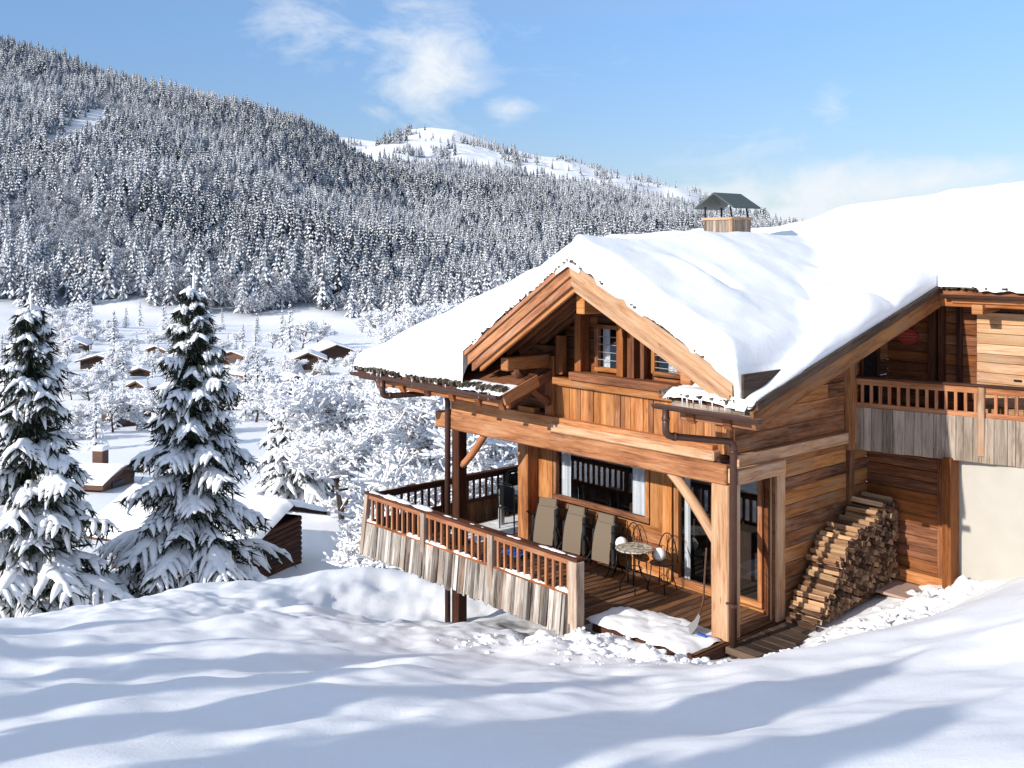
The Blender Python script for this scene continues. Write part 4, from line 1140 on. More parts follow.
# ------------------------------------------------------------------ trees
def np_build(name, V_, F_, mats, mi, parent=None, smooth=False):
    me = bpy.data.meshes.new(name); me.from_pydata(V_, [], F_)
    for m in mats: me.materials.append(m)
    me.polygons.foreach_set('material_index', np.array(mi, np.int32))
    if smooth is not False: me.polygons.foreach_set('use_smooth', np.array(smooth, bool) if not isinstance(smooth, bool) else np.ones(len(F_), bool))
    me.update(); o = bpy.data.objects.new(name, me); COL.objects.link(o)
    if parent: o.parent = parent
    return o

def fir_parts(seed, H, R, levels, boughs, twigs, needles, fr_=5, snow_p=.85, bare=.0, snow_w=1.):
    """needle mesh and snow mesh of a snow-laden fir, base at z=0"""
    r = random.Random(seed); NV, NF = [], []; SV, SF = [], []
    def card(p, d, l, wd):
        s = d.cross(Vector((r.uniform(-1,1), r.uniform(-1,1), r.uniform(-1,1)))).normalized()*wd
        b = len(NV); NV.extend([tuple(p-s), tuple(p+s), tuple(p+d*l)]); NF.append((b,b+1,b+2))
    def pad(path, wd, th):
        m = len(path); b0 = len(SV); K = 6
        for i, p in enumerate(path):
            t = (path[min(i+1,m-1)]-path[max(i-1,0)]).normalized(); y = t.cross(Vector((0,0,1)))
            if y.length < .05: y = Vector((1,0,0))
            y.normalize(); up = y.cross(t)
            q = i/(m-1); k = (sin(pi*min(1, .12+q*.86))**.6)*(1-.35*q)*r.uniform(.75,1.3)
            for j in range(K):
                an = 2*pi*j/K; c, s = cos(an), sin(an)
                hh = th*k*(s if s > 0 else s*.35)*r.uniform(.7,1.4)
                v = p+y*(c*wd*k*r.uniform(.8,1.2))+up*(hh*r.uniform(.8,1.3)+th*.25); SV.append(tuple(v))
        for i in range(m-1):
            for j in range(K):
                j2 = (j+1) % K; SF.append((b0+i*K+j, b0+(i+1)*K+j, b0+(i+1)*K+j2, b0+i*K+j2))
        SF.append(tuple(b0+j for j in range(K))); SF.append(tuple(b0+(m-1)*K+j for j in range(K))[::-1])
    ga = r.random()*6
    for lv in range(levels):
        q = (lv+.3)/levels; z0 = H*(bare+(1-bare)*q**.92)
        rad = R*((1-q)**1.0)*r.uniform(.85,1.15)+.14
        nb = max(4, int(boughs*(1-.45*q)))
        ga += 2.4
        for bi in range(nb):
            an = ga+2*pi*(bi+r.uniform(-.25,.25))/nb; L = rad*r.uniform(.6,1.2); d = Vector((cos(an), sin(an), 0))
            zz = z0+r.uniform(-.6,.6)*H/levels
            rise = .22+.35*q+r.uniform(-.1,.12); drop = (.72+r.uniform(-.15,.2))*(1-q*.55)
            def P(t): return Vector((0,0,zz))+d*(L*t)+Vector((0,0,L*(rise*t-drop*t*t*(1-.18*t))))
            side = Vector((-d.y, d.x, 0))
            n_s = 5
            path = [P(.18+.82*i/n_s) for i in range(n_s+1)]
            if r.random() < snow_p: pad(path, (.10+.05*L)*snow_w, (.08+.03*L)*snow_w)
            for i in range(int(needles*1.5)):
                t = r.uniform(.1, 1); p = P(t); dd = (d*r.uniform(-.1,.7)+side*r.uniform(-1,1)+Vector((0,0,r.uniform(-1.1,.05)))).normalized(); card(p, dd, r.uniform(.18,.42)*(H/12)**.5, .035)
            for k in range(twigs):
                t = .25+.7*(k+r.uniform(0,.6))/twigs; s = 1 if k % 2 else -1
                p = P(t); l = (.42*L*(1.12-t)+.16)*r.uniform(.8,1.25)
                dr = (d*r.uniform(.45,.85)+side*s*r.uniform(.6,1.0)).normalized()
                dz = r.uniform(.35,.95)
                tp = [p+dr*(l*u)+Vector((0,0,-l*dz*u*u-.02)) for u in (0,.33,.66,1)]
                if r.random() < snow_p: pad(tp, (.06+.08*l)*snow_w, (.06+.055*l)*snow_w)
                for _ in range(needles):
                    u = r.random(); pt = tp[0].lerp(tp[3], u); pt.z += -.0+l*dz*u*(1-u)
                    dd = (dr*r.uniform(0,.9)+Vector((r.uniform(-.7,.7), r.uniform(-.7,.7), r.uniform(-1.3,-.1)))).normalized()
                    card(pt, dd, r.uniform(.14,.40)*(H/12)**.5, .032*(12/H)**.2)
    # dark inner twigs round the trunk
    for i in range(int(levels*boughs*twigs*needles*.22)):
        q = r.random()**1.3; an = r.random()*6.283; rr = R*((1-q)**.85)*r.uniform(.03,.62)
        card(Vector((cos(an)*rr, sin(an)*rr, H*(.03+.95*q))), Vector((cos(an)*.8, sin(an)*.8, r.uniform(-1.2,.1))).normalized(), r.uniform(.2,.5)*(H/12)**.5, .04)
    # leader
    pad([Vector((0,0,H*.96)), Vector((.02,0,H*1.0)), Vector((0,0,H*1.035))], .05, .05)
    return (NV, NF), (SV, SF)
def make_fir(name, label, cat, seed, H, R, group=None, loc=(0,0,0), rz=0, nm=NEEDLE, **k):
    (NV, NF), (SV, SF) = fir_parts(seed, H, R, **k)
    t = thing(name, label, cat, loc, rz, group)
    m = MB(); m.tube([(0,0,-.8),(0,0,H*.3),(0,0,H*.7),(0,0,H)], [.02*H,.015*H,.008*H,.003*H], 7); m.build('trunk', BARKT, t, True)
    n = len(NF); V_ = NV+SV; F_ = NF+[tuple(i+len(NV) for i in f) for f in SF]
    np_build('crown', V_, F_, [nm, SNOWT], [0]*n+[1]*len(SF), t, [False]*n+[True]*len(SF))
    return t
f1 = make_fir('fir_tree', 'tall snow-laden fir at the far left edge of the picture', 'fir tree', 1, 11.8, 3.35, 'big snowy firs', at(30,300,26)-Vector((0,0,11.9)), .4,
              levels=22, boughs=10, twigs=11, needles=11, snow_p=.93, snow_w=1.12)
f2 = make_fir('fir_tree', 'tall snow-laden fir in front of the low wooden cabin', 'fir tree', 2, 12.2, 3.45, 'big snowy firs', at(193,277,29)-Vector((0,0,12.4)), 1.0,
              levels=22, boughs=10, twigs=11, needles=11, snow_p=.93, snow_w=1.12)

def snowy_tree(seed, H, spread, depth=5, kids=4, seg_r=.09, snow_r=.03, minlen=.25, up=.35):
    """bare deciduous tree, each branch carrying a ridge of snow"""
    r = random.Random(seed); BV, BF, SV, SF = [], [], [], []
    def prism(V_, F_, a, b, ra, rb, n, lift=0., fl=1.):
        d = (b-a).normalized(); y = d.cross(Vector((0,0,1)))
        if y.length < .1: y = Vector((1,0,0))
        y.normalize(); z = y.cross(d); o = Vector((0,0,lift)); b0 = len(V_)
        for p, q in ((a, ra), (b, rb)):
            for k in range(n):
                an = 2*pi*k/n+.5; V_.append(tuple(p+o+y*(cos(an)*q)+z*(sin(an)*q*fl)))
        for k in range(n):
            k2 = (k+1) % n; F_.append((b0+k, b0+n+k, b0+n+k2, b0+k2))
    def grow(p, d, L, rad, dep):
        n = 3; pts = [p]
        for i in range(n):
            d = (d+Vector((r.uniform(-.22,.22), r.uniform(-.22,.22), r.uniform(-.16,.2)*up*1.5))).normalized()
            p = p+d*(L/n); pts.append(p)
        for i in range(n):
            ra, rb = rad*(1-.18*i), rad*(1-.18*(i+1))
            prism(BV, BF, pts[i], pts[i+1], ra, rb, 5 if dep < 2 else 3)
            hor = 1-abs((pts[i+1]-pts[i]).normalized().z)**2
            if dep >= 1:
                s = max(snow_r*(.8+.5*r.random()), ra*.9)*(.55+.45*hor)
                prism(SV, SF, pts[i], pts[i+1], s*r.uniform(.8,1.35), s*r.uniform(.6,1.3), 5, ra*.6+s*.45, .85)
            if dep >= 3 and r.random() < .75:
                c = pts[i].lerp(pts[i+1], r.random())+Vector((0,0,snow_r*.6)); e = snow_r*r.uniform(1.3,2.7); b0 = len(SV)
                ax = (pts[i+1]-pts[i]).normalized()*e*1.3; sd = ax.cross(Vector((0,0,1))).normalized()*e if abs(ax.z) < e*1.2 else Vector((e,0,0))
                for q in (ax, sd, -ax, -sd): SV.append(tuple(c+q*r.uniform(.7,1.2)))
                SV.append(tuple(c+Vector((0,0,e*.8)))); SV.append(tuple(c-Vector((0,0,e*.4))))
                for k in range(4): SF.append((b0+k, b0+(k+1)%4, b0+4)); SF.append((b0+(k+1)%4, b0+k, b0+5))
        if dep >= depth or L < minlen: return
        k = kids if dep < depth-1 else kids+1
        for j in range(k):
            t = r.uniform(.35,1) if dep else r.uniform(.3,1.0)
            i = min(n-1, int(t*n)); q = pts[i].lerp(pts[i+1], t*n-i)
            ax = Vector((r.uniform(-1,1), r.uniform(-1,1), r.uniform(-.35,.75)*up*2)).normalized()
            nd = (d*.55+ax*.85*spread).normalized()
            grow(q, nd, L*r.uniform(.55,.82), rad*.55, dep+1)
    grow(Vector((0,0,-.5)), Vector((r.uniform(-.1,.1),r.uniform(-.1,.1),1)), H*.36, seg_r, 0)
    return (BV, BF), (SV, SF)
def make_snowy(name, label, cat, seed, H, loc, rz=0, group=None, **k):
    (BV, BF), (SV, SF) = snowy_tree(seed, H, **k)
    t = thing(name, label, cat, loc, rz, group)
    np_build('branches', BV, BF, [BARKT], [0]*len(BF), t, False); np_build('branch_snow', SV, SF, [SNOWT], [0]*len(SF), t, True)
    return t
def g3(px, Y, dz=0.): x = (px-512)/1019*Y; return Vector((x, Y, gz(x, Y)+dz))
make_snowy('snowy_tree', 'wide bare tree thick with snow just left of the deck corner', 'tree', 5, 10.5, g3(405,34), .3, 'bare trees loaded with snow', spread=1.15, depth=6, kids=4, seg_r=.16, snow_r=.038)
make_snowy('snowy_tree', 'bare snowy tree leaning behind the deck beside the big one', 'tree', 8, 8.6, g3(462,31), 2.0, 'bare trees loaded with snow', spread=1.1, depth=6, kids=4, seg_r=.13, snow_r=.034)
make_snowy('snowy_tree', 'bare snow-crusted tree between the second fir and the deck', 'tree', 12, 10.0, g3(345,44), 4.0, 'bare trees loaded with snow', spread=1.2, depth=6, kids=4, seg_r=.16, snow_r=.042)
make_snowy('snowy_tree', 'thin snowy tree seen through the gap between deck post and house', 'tree', 15, 8.5, g3(520,40), 1.0, 'bare trees loaded with snow', spread=.9, depth=5, kids=4, seg_r=.11, snow_r=.035)
make_snowy('snowy_tree', 'low spreading snow-crusted tree touching the left deck corner', 'tree', 18, 4.6, g3(385,30), 5.0, 'bare trees loaded with snow', spread=1.2, depth=6, kids=4, seg_r=.12, snow_r=.034)
make_snowy('snowy_tree', 'highest bare snowy tree rising under the left roof corner', 'tree', 23, 11.5, g3(372,46), 2.6, 'bare trees loaded with snow', spread=1.1, depth=6, kids=4, seg_r=.17, snow_r=.05)
m3 = make_fir('fir_tree', 'bushy snow-covered fir standing right of the cabin roof', 'fir tree', 21, 6.4, 3.0, None, g3(290,50,-.3), .2, levels=17, boughs=8, twigs=7, needles=8, snow_w=1.25)

# mid-distance trees of the valley
proto_f = [make_fir('valley_fir', 'x', 'fir tree', 40+i, 12, 2.6, 'snowy firs scattered over the valley', (0,0,0), 0, nm=NEEDLEF, levels=15, boughs=6, twigs=3, needles=6, snow_w=1.7) for i in range(2)]
proto_d = [make_snowy('valley_tree', 'x', 'tree', 60+i, 9, (0,0,0), 0, 'frosted bare trees scattered over the valley', spread=1.1, depth=5, kids=4, seg_r=.22, snow_r=.06) for i in range(2)]
def hit(px, py, y0=34., y1=1400.):
    """the point of ground the camera sees at this pixel (nearest beyond y0)"""
    Y = y0*(y1/y0)**np.linspace(0, 1, 1400); X = (px-512)/1019*Y; Z = height(X[None], Y[None])[0]
    rows = 246-(Z-5.6)/Y*1019; k = np.where(rows <= py)[0]
    k = k[0] if len(k) else len(Y)-1
    return Vector((X[k], Y[k], Z[k]))
# kind, pixel of the foot, height in pixels
VT = [('f',114,352,44),('f',164,330,34),('d',72,338,42),('d',90,342,34),('f',60,372,30),('d',150,372,22),('f',126,328,24),('d',80,326,30),('f',96,450,58),('f',124,402,26),
      ('f',257,342,34),('f',243,354,28),('f',236,352,20),('d',272,348,26),('f',290,352,46),('d',302,350,40),('f',282,350,38),('d',318,346,36),('d',358,372,34),('d',345,398,36),('d',372,380,38),('f',385,366,40),
      ('d',398,352,44),('d',418,346,52),('f',406,338,44),('d',378,338,40),('d',362,332,26),('f',436,342,50),('d',452,338,60),('f',470,336,60),('d',486,334,60),('f',428,330,40),('d',50,326,30),('f',22,338,38),('d',12,346,30),
      ('f',148,402,30),('d',136,430,34),('d',232,398,30),('d',250,416,34),('f',270,420,40),('d',286,396,30),('d',240,376,22),('d',132,352,22),('f',140,326,22),('f',204,326,24),('f',222,330,22),('d',222,352,20),('d',190,348,20),
      ('f',512,338,70),('d',528,330,66),('d',546,332,60),('f',566,330,64),('d',346,470,70),('d',376,476,66),('f',404,460,60),('d',428,480,74),('d',476,470,60),('f',534,440,70),('d',496,452,60),('d',515,420,60),
      ('d',302,440,46),('d',318,410,42),('d',86,420,30),('d',72,400,30),('f',44,334,36),('f',88,330,34),('d',118,378,22),('f',112,430,46),('d',160,440,30),('d',100,396,22),('f',62,350,24),('d',308,374,22),('f',330,420,36),('d',60,440,40),
      ('d',265,365,16),('d',212,372,20),('f',220,388,24),('d',205,420,34),('d',280,380,18),('f',175,360,20),('d',108,344,22),('d',40,380,34),('d',20,420,44)]
for _q in range(130):
    _r = random.Random(500+_q); _y = 333+_r.random()**1.3*110; _x = _r.uniform(-5, 350) if _r.random() < .75 else _r.uniform(350, 470)
    VT.append(('f' if _r.random() < .3 else 'd', _x, _y, (14+(_y-330)*.28)*_r.uniform(.8,1.5)))
VR = random.Random(9)
words_f = 'snowy fir among the chalets of the valley'; words_d = 'frosted bare tree among the chalets of the valley'
LMK = [('highest distant chalet',332,352),('chalet with pale lower wall',308,366),('hut right of second fir',238,360),('reddish barn',242,376),('half sunk chalet',262,396),
       ('dark chalet by left fir top',73,348),('wide low chalet',102,362),('dark hut touching left fir',76,386),('gabled chalet between big firs',126,414),('tiny meadow hut',160,352),
       ('house with brick chimney',92,478),('cabin behind snowy branches',364,480),('left big eave',400,372),('forest foot by big roof',470,330),('side deck railing',490,470)]
seen_l = {}
def tree_label(ty, px, py, h):
    kind = 'snowy fir' if ty == 'f' else 'frosted bare tree'
    size = 'tiny' if h < 20 else 'small' if h < 30 else 'mid-sized' if h < 44 else 'tall'
    q = sorted(LMK, key=lambda l: hypot(l[1]-px, (l[2]-py)*1.5))
    for l in q[:5]:
        dx, dy = px-l[1], py-l[2]
        w_ = ('right of' if dx > 0 else 'left of') if abs(dx) > abs(dy)*1.3 else ('in front of' if dy > 0 else 'behind')
        far = 'close ' if hypot(dx, dy) < 18 else 'well ' if hypot(dx, dy) > 45 else ''
        lb = '%s %s %s%s the %s' % (size, kind, far, w_, l[0])
        if lb not in seen_l: seen_l[lb] = 1; return lb
    return lb
used = {}
for i, (ty, px, py, hpx) in enumerate(VT):
    pr = (proto_f if ty == 'f' else proto_d)[i % 2]; p = hit(px, py); s = hpx/1019*p.y/(12.3 if ty == 'f' else 7.5); p.z -= .2
    lb = tree_label(ty, px, py, hpx)
    if id(pr) not in used:
        used[id(pr)] = 1; pr.location = p; pr.scale = (s,s,s); pr['label'] = lb; pr.rotation_euler.z = VR.random()*6
    else: dup(pr, p, VR.random()*6, (s*VR.uniform(.9,1.1), s*VR.uniform(.9,1.1), s*VR.uniform(.85,1.15)), lb)

# ------------------------------------------------------------------ forest on the mountain
def forest_protos():
    out = []
    r = random.Random(77)
    FS = snow_mat('forest_snow', 3, .2, (.74,.76,.80,1))
    FN = needle_mat('forest_needles', '46494b', '8c9196')
    fm_ = Mat('frosted_needles'); at2 = fm_.node('ShaderNodeAttribute', attribute_name='frost', attribute_type='INSTANCER')
    fm_.set(Base_Color=fm_.mix(at2.outputs['Fac'], lin('33383a'), (.56,.57,.60,1)), Roughness=.9); FN = fm_.m
    FB = simple('frosted_crown', (.46,.48,.52,1), .9)
    for k in range(4):
        V_, F_, mi = [], [], []; H = 1.0; nl = 9
        for l in range(nl):
            q = l/nl; z = .06+.9*q; R = .20*(1-q)**.85+.012; n = 9
            b0 = len(V_); off = r.random()
            V_.append((0,0,z+.13))
            for i in range(n):
                an = 2*pi*(i+off)/n; rr = R*(r.uniform(.85,1.25) if i % 2 else r.uniform(.45,.7)); V_.append((cos(an)*rr, sin(an)*rr, z-R*.35*r.uniform(.5,1.4)))
            for i in range(n):
                F_.append((b0, b0+1+i, b0+1+(i+1) % n)); mi.append(0)
            # snow pads
            for i in range(n):
                if r.random() < .5:
                    an = 2*pi*(i+off)/n+r.uniform(-.2,.2); rr = R*r.uniform(.45,1.0); c = Vector((cos(an)*rr, sin(an)*rr, z+.05-(rr/R)*.07+.012)); s = R*.36*r.uniform(.7,1.3)+.008
                    b1 = len(V_); d = Vector((cos(an), sin(an), -.7)); y = Vector((-sin(an), cos(an), 0))
                    V_.extend([tuple(c+d*s*1.3), tuple(c+y*s*.7), tuple(c-d*s*.9), tuple(c-y*s*.7), tuple(c+Vector((0,0,s*.75)))])
                    for a, b in ((0,1),(1,2),(2,3),(3,0)): F_.append((b1+a, b1+b, b1+4)); mi.append(1)
        o = np_build('forest_fir', V_, F_, [FN, FS], mi); out.append(o)
    for k in range(2):
        V_, F_, mi = [], [], []
        for i in range(420):
            th = r.random()*6.283; u = r.uniform(-.75,1); s = sqrt(1-u*u); rad = r.uniform(.5,1)**.5
            c = Vector((cos(th)*s*.27*rad, sin(th)*s*.27*rad, .55+u*.4*rad)); e = .022*r.uniform(.6,1.6)
            b0 = len(V_); 
            for j in range(3): V_.append(tuple(c+Vector((r.uniform(-1,1),r.uniform(-1,1),r.uniform(-1,1)))*e*1.6))
            F_.append((b0,b0+1,b0+2)); mi.append(0 if r.random() < .82 else 1)
        o = np_build('forest_bare_tree', V_, F_, [FB, BARKT], mi); out.append(o)
    return out
protos = forest_protos()
pc = bpy.data.collections.new('forest_tree_kinds')
for i, o in enumerate(protos):
    COL.objects.unlink(o); o.name = 'forest_kind_%d' % i; pc.objects.link(o)
rng = np.random.default_rng(4)
def scatter(x0, x1, y0, y1, sp):
    n = int((x1-x0)*(y1-y0)/(sp*sp)); return rng.uniform(x0, x1, n), rng.uniform(y0, y1, n)
X1, Y1 = scatter(-720, 330, 500, 1380, 5.4); X2, Y2 = scatter(-480, 620, 1380, 2320, 7.2)
k2 = rng.random(len(X1)); X_ = np.concatenate([X1, X2]); Y_ = np.concatenate([Y1, Y2])
vis = (np.abs(X_/Y_) < .62) & (X_/Y_ < .30) ; X_, Y_ = X_[vis], Y_[vis]
fm = forest_mask(X_, Y_)*1.0; fm = np.where(fm < .3, fm*.25, fm)
keep = rng.random(len(X_)) < fm*.98+.004*(Y_ > 520); X_, Y_ = X_[keep], Y_[keep]
Z_ = height(X_[None, :], Y_[None, :])[0]
dec = fbm(X_/150, Y_/170, 4, 91); left_ = sstep(-150, -330, X_)
isd = rng.random(len(X_)) < np.clip((dec+.09)*4, 0, .95)*left_*(1-sstep(1150,1250,Y_))+np.clip((dec-.05)*3,0,.6)*(1-sstep(600,700,Y_))+.05
ki = np.where(isd, 4+rng.integers(0, 2, len(X_)), rng.integers(0, 4, len(X_)))
hs_ = np.where(isd, rng.uniform(7, 13, len(X_)), 7+15*rng.random(len(X_))**1.3)*(.85+.9*np.clip(fbm(X_/70, Y_/90, 3, 95)+.2, -.2, .5))
frost = np.clip(.42+fbm(X_/110, Y_/120, 4, 97)*1.7+rng.normal(0, .16, len(X_)), 0, 1)*.75
# trees get shorter towards the open top
hs_ = hs_*np.interp(Y_, [500, 1300, 2200], [1.05, 1.0, .85])
me = bpy.data.meshes.new('forest'); me.vertices.add(len(X_)); me.vertices.foreach_set('co', np.stack([X_, Y_, Z_-.5], 1).astype(np.float32).ravel())
for nm, arr, ty in (('kind_i', ki.astype(np.int32), 'INT'), ('hgt', hs_.astype(np.float32), 'FLOAT'), ('rot', (rng.random(len(X_))*6.28).astype(np.float32), 'FLOAT'), ('frost', frost.astype(np.float32), 'FLOAT')):
    a_ = me.attributes.new(nm, ty, 'POINT'); a_.data.foreach_set('value', arr)
fo = bpy.data.objects.new('forest', me); COL.objects.link(fo); fo['kind'] = 'stuff'; fo['label'] = 'snow-dusted conifer forest covering the mountainside'
ng = bpy.data.node_groups.new('forest_points', 'GeometryNodeTree')
ng.interface.new_socket('Geometry', in_out='INPUT', socket_type='NodeSocketGeometry'); ng.interface.new_socket('Geometry', in_out='OUTPUT', socket_type='NodeSocketGeometry')
gi = ng.nodes.new('NodeGroupInput'); go = ng.nodes.new('NodeGroupOutput'); ip = ng.nodes.new('GeometryNodeInstanceOnPoints')
ci = ng.nodes.new('GeometryNodeCollectionInfo'); ci.inputs['Collection'].default_value = pc; ci.inputs['Separate Children'].default_value = True; ci.inputs['Reset Children'].default_value = True
def na(nm, ty):
    x = ng.nodes.new('GeometryNodeInputNamedAttribute'); x.data_type = ty; x.inputs[0].default_value = nm; return x.outputs['Attribute']
m2p = ng.nodes.new('GeometryNodeMeshToPoints')
ng.links.new(gi.outputs[0], m2p.inputs['Mesh']); ng.links.new(m2p.outputs[0], ip.inputs['Points'])
ng.links.new(ci.outputs[0], ip.inputs['Instance']); ip.inputs['Pick Instance'].default_value = True
ng.links.new(na('kind_i', 'INT'), ip.inputs['Instance Index'])
cx = ng.nodes.new('ShaderNodeCombineXYZ'); ng.links.new(na('rot', 'FLOAT'), cx.inputs[2]); ng.links.new(cx.outputs[0], ip.inputs['Rotation'])
ng.links.new(na('hgt', 'FLOAT'), ip.inputs['Scale']); ng.links.new(ip.outputs[0], go.inputs[0])
md = fo.modifiers.new('trees', 'NODES'); md.node_group = ng
print('FOREST', len(X_))

# ------------------------------------------------------------------ houses in the valley
def valley_house(label, px, py, Y, wdt, dep, h, yaw, roofh, wallm=FARWALL, base=None, chim=False, name='chalet', wins=3, snowt=.7):
    """px, py: where the middle of the eaves line is seen"""
    p = hit(px, py); k = Y*p.y/1019; wdt, dep, h, roofh = wdt*k, dep*k, h*k, roofh*k; snowt = min(.8, .1*k*10)
    t = thing(name, label, 'chalet', (p.x, p.y, p.z-.3), yaw)
    m = MB(); w2, d2 = wdt/2, dep/2; o = .12*wdt
    zb = -1.5; 
    m.bb(-w2, w2, -d2, d2, zb, h, ch=.02)
    m.prism([(-w2,-d2,h),(w2,-d2,h),(0,-d2,h+roofh*.98*(w2/(w2+o)))], (0,dep,0)); wl = m.build('wall', wallm, t)
    for i in range(wins):
        wx = -w2+wdt*(i+.5)/wins; q = MB(); q.bb(wx-.09*wdt/wins*2, wx+.09*wdt/wins*2, -d2-.06, -d2+.05, h*.45, h*.75); q.build('window', FARGLASS, t)
    if base:
        q = MB(); q.bb(-w2-.05, w2+.05, -d2-.05, d2+.05, zb, h*.45); q.build('ground_floor', base, t)
    q = MB(); e = roofh/(w2+o)
    for s in (-1, 1):
        q.prism([(0,-d2-o,h+roofh),(s*(w2+o),-d2-o,h+roofh-e*(w2+o)),(s*(w2+o),d2+o,h+roofh-e*(w2+o)),(0,d2+o,h+roofh)], (0,0,-.25))
    rf = q.build('roof', FARWALL, t)
    q = MB(); n = 6
    prof = [(-(w2+o*1.1)+ (w2+o*1.1)*2*i/12) for i in range(13)]
    ring = []
    for a in prof:
        zz = h+roofh-e*abs(a)*.97; edge = min(1, (w2+o*1.1-abs(a))/(.12*wdt)); ring.append((a, zz+snowt*(.55+.45*edge)-(.15 if abs(a) < .1 else 0)))
    low = [(a, h+roofh-e*abs(a)+.02) for a in prof]
    pts = ring+low[::-1]
    q.prism([(a, -d2-o*1.05, z) for a, z in pts], (0, dep+o*2.1, 0)); q.build('roof_snow', SNOWT, rf)
    if chim:
        q = MB(); q.bb(w2*.3, w2*.3+.6, -.3, .3, h+roofh*.4, h+roofh+.55); c = q.build('chimney', FARWALL, rf)
        q = MB(); q.bb(w2*.3-.06, w2*.3+.66, -.36, .36, h+roofh+.55, h+roofh+.8,ch=.1); q.build('chimney_snow', SNOWT, c)
    return t
# last numbers: width, depth, wall height, yaw, roof rise, all in pixels as seen (scaled by the distance)
valley_house('distant dark chalet, highest right one below the forest', 332, 362, 1, 40, 44, 12, .35, 9, wallm=FARDARK)
valley_house('distant chalet with a pale lower wall and brown gable', 308, 374, 1, 30, 34, 17, .2, 8, base=FARPALE, wallm=FARDARK)
valley_house('small brown hut by itself in the valley snow', 238, 364, 1, 22, 18, 11, -.35, 4, name='hut', wins=1)
valley_house('reddish barn with a long snow roof, partly behind the second fir', 242, 380, 1, 20, 40, 9, .9, 6, wins=1, name='barn')
valley_house('distant chalet half sunk in snow, between fir and bare trees', 262, 402, 1, 36, 44, 10, -.8, 9, wins=1, wallm=FARDARK)
valley_house('small dark chalet just right of the left fir top', 73, 352, 1, 26, 26, 9, .2, 7, wins=2, wallm=FARDARK)
valley_house('wide low chalet with thick snow, above the gabled one', 102, 368, 1, 34, 26, 10, .1, 6, wins=3, wallm=FARDARK)
valley_house('dark brown hut touching the left fir', 76, 392, 1, 20, 20, 11, .5, 4, wins=1, name='hut')
valley_house('gabled dark chalet between the two big firs', 126, 424, 1, 36, 50, 18, .6, 11, wins=2, wallm=FARDARK)
valley_house('tiny brown hut in the meadow left of the second fir', 160, 356, 1, 18, 16, 8, -.2, 4, wins=1, name='hut')
valley_house('low snow-roofed house with a brick chimney between the firs', 92, 486, 1, 62, 56, 16, 1.4, 12, chim=True, wins=1)
valley_house('brown cabin behind the snowy trees left of the deck', 364, 492, 1, 50, 50, 26, .6, 12, wins=1, name='cabin')
valley_house('second brown chalet wall glimpsed through the snowy branches', 345, 462, 1, 40, 40, 20, .3, 10, wins=1)
valley_house('reddish chalet at the forest foot, left of the big chalet roof', 428, 352, 1, 26, 24, 10, -.3, 7, wins=2)
valley_house('snow-covered chalet peeping over the bushes below the distant pair', 292, 386, 1, 26, 30, 8, .5, 6, wins=1, wallm=FARDARK)
valley_house('small chalet low between the tips of the two big firs', 148, 392, 1, 24, 26, 9, -.5, 6, wins=1, wallm=FARDARK)
valley_house('dark shed just above the gabled chalet in the valley', 140, 376, 1, 18, 20, 7, .3, 4, wins=1, wallm=FARDARK, name='shed')
valley_house('brown barn behind the right side of the second fir', 222, 410, 1, 24, 26, 9, .6, 6, wins=1, name='barn')
valley_house('tiny chalet on the meadow just below the forest edge', 190, 342, 1, 16, 16, 7, .2, 4, wins=1)

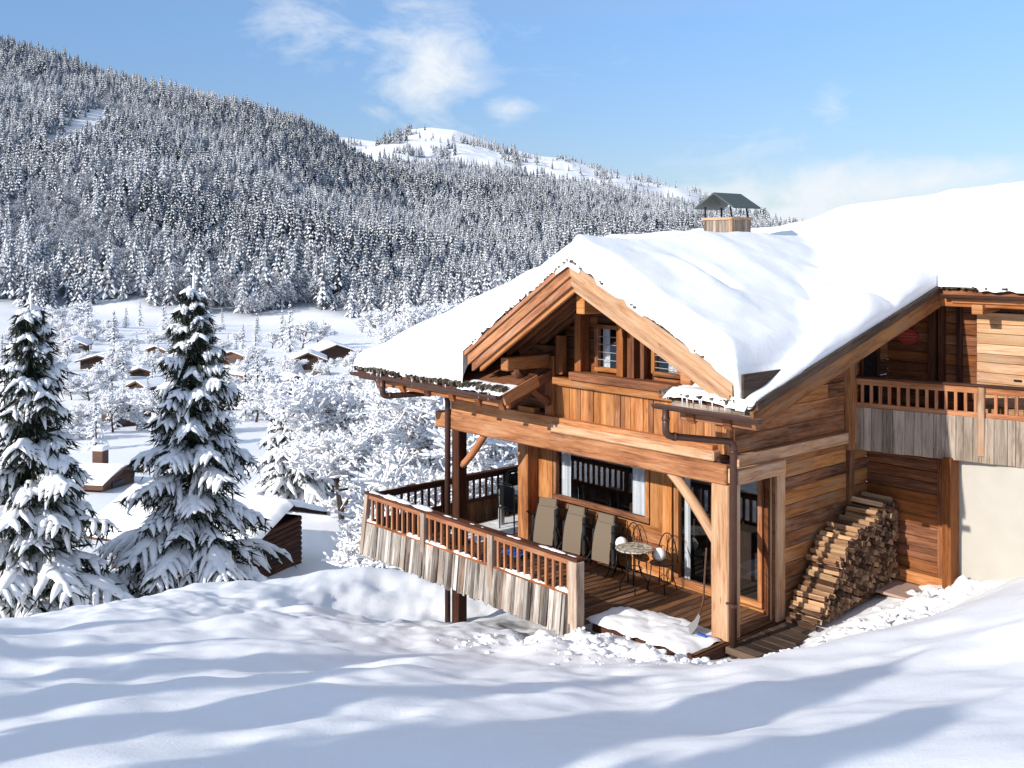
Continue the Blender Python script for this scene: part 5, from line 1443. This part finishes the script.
# the low cabin behind the firs
cb = thing('cabin', 'low brown log cabin with deep roof snow right behind the second fir', 'cabin', at(214,578,37)+Vector((0,0,-.3)), -.35); cb.scale = (.9,.9,.85)
m = MB(); zb = 0; he = 2.75
for z in np.arange(0, he, .22):
    m.box((-.3,0,z+.11),(6.6,3.6,.21),ch=.05,grain=0)
m.build('wall', DARKW, cb)
m = MB(); m.prism([(-4.2,-2.7,he-.10),(3.5,-2.7,he-.10),(3.2,.2,he+.95),(-4.2,.2,he+.95)],(0,0,-.13)); m.prism([(-4.2,.2,he+.95),(3.2,.2,he+.95),(3.5,2.9,he),(-4.2,2.9,he)],(0,0,-.13)); crf = m.build('roof', DARKW, cb)
m = MB(); m.bb(-4.2,3.54,-2.78,-2.7,he-.34,he-.12,grain=0); m.build('fascia', SIDING, crf)
A, B = np.meshgrid(np.arange(-4.35,3.75,.1), np.arange(-2.85,3.0,.1))
bz = he-.10+np.where(B < .2, (B+2.7)*.362, (2.9-B)*.352)
dd = np.minimum(np.minimum(A+4.35, 3.7-A-.0*B), np.minimum(B+2.85, 2.95-B)); ZZ = bz+.42*np.sqrt(np.clip(dd/.35,0,1))*(1+fbm(A/.9,B/.9,3,5)*.5)-.05
so_ = grid_mesh('roof_snow', A, B, ZZ, SNOWR); so_.parent = crf
m = MB()
for a in (2.3,): m.bb(a-.1,a+.1,-2.2,-2.0,0,he-.1)
m.build('post', RED, cb)

# ------------------------------------------------------------------ trees uphill of the camera that shade the foreground
UPL = ['uphill fir farthest left of the viewer', 'second uphill fir from the far left', 'third uphill fir from the far left', 'broad uphill fir left behind the viewer', 'tall uphill fir behind the viewer', 'uphill fir with the drooping lower boughs', 'lowest uphill fir behind the viewer', 'uphill fir closest behind the viewer']
for i, (c_, al, ae, ze) in enumerate(((-14.6,-7,5.2,-.2),(-12.7,-9,6.0,.6),(-11,-6.5,7.3,.7),(-9.2,-9,6.6,1.0),(-7.6,-6.5,7.8,1.4),(-5.4,-9.5,9.2,1.8),(-3.6,-8,8.6,2.1),(-2.0,-9.5,7.6,2.5))):
    x = .607*c_+.798*al; y = -.798*c_+.607*al; g_ = gz(x, y); top = ze+.44*(ae-al); s_ = max(.3, (top-g_)/12.4)
    dup((f1, f2)[i % 2], (x, y, g_-.2), i*1.7, (s_*1.45, s_*1.45, s_), UPL[i], 'firs uphill of the snowfield')
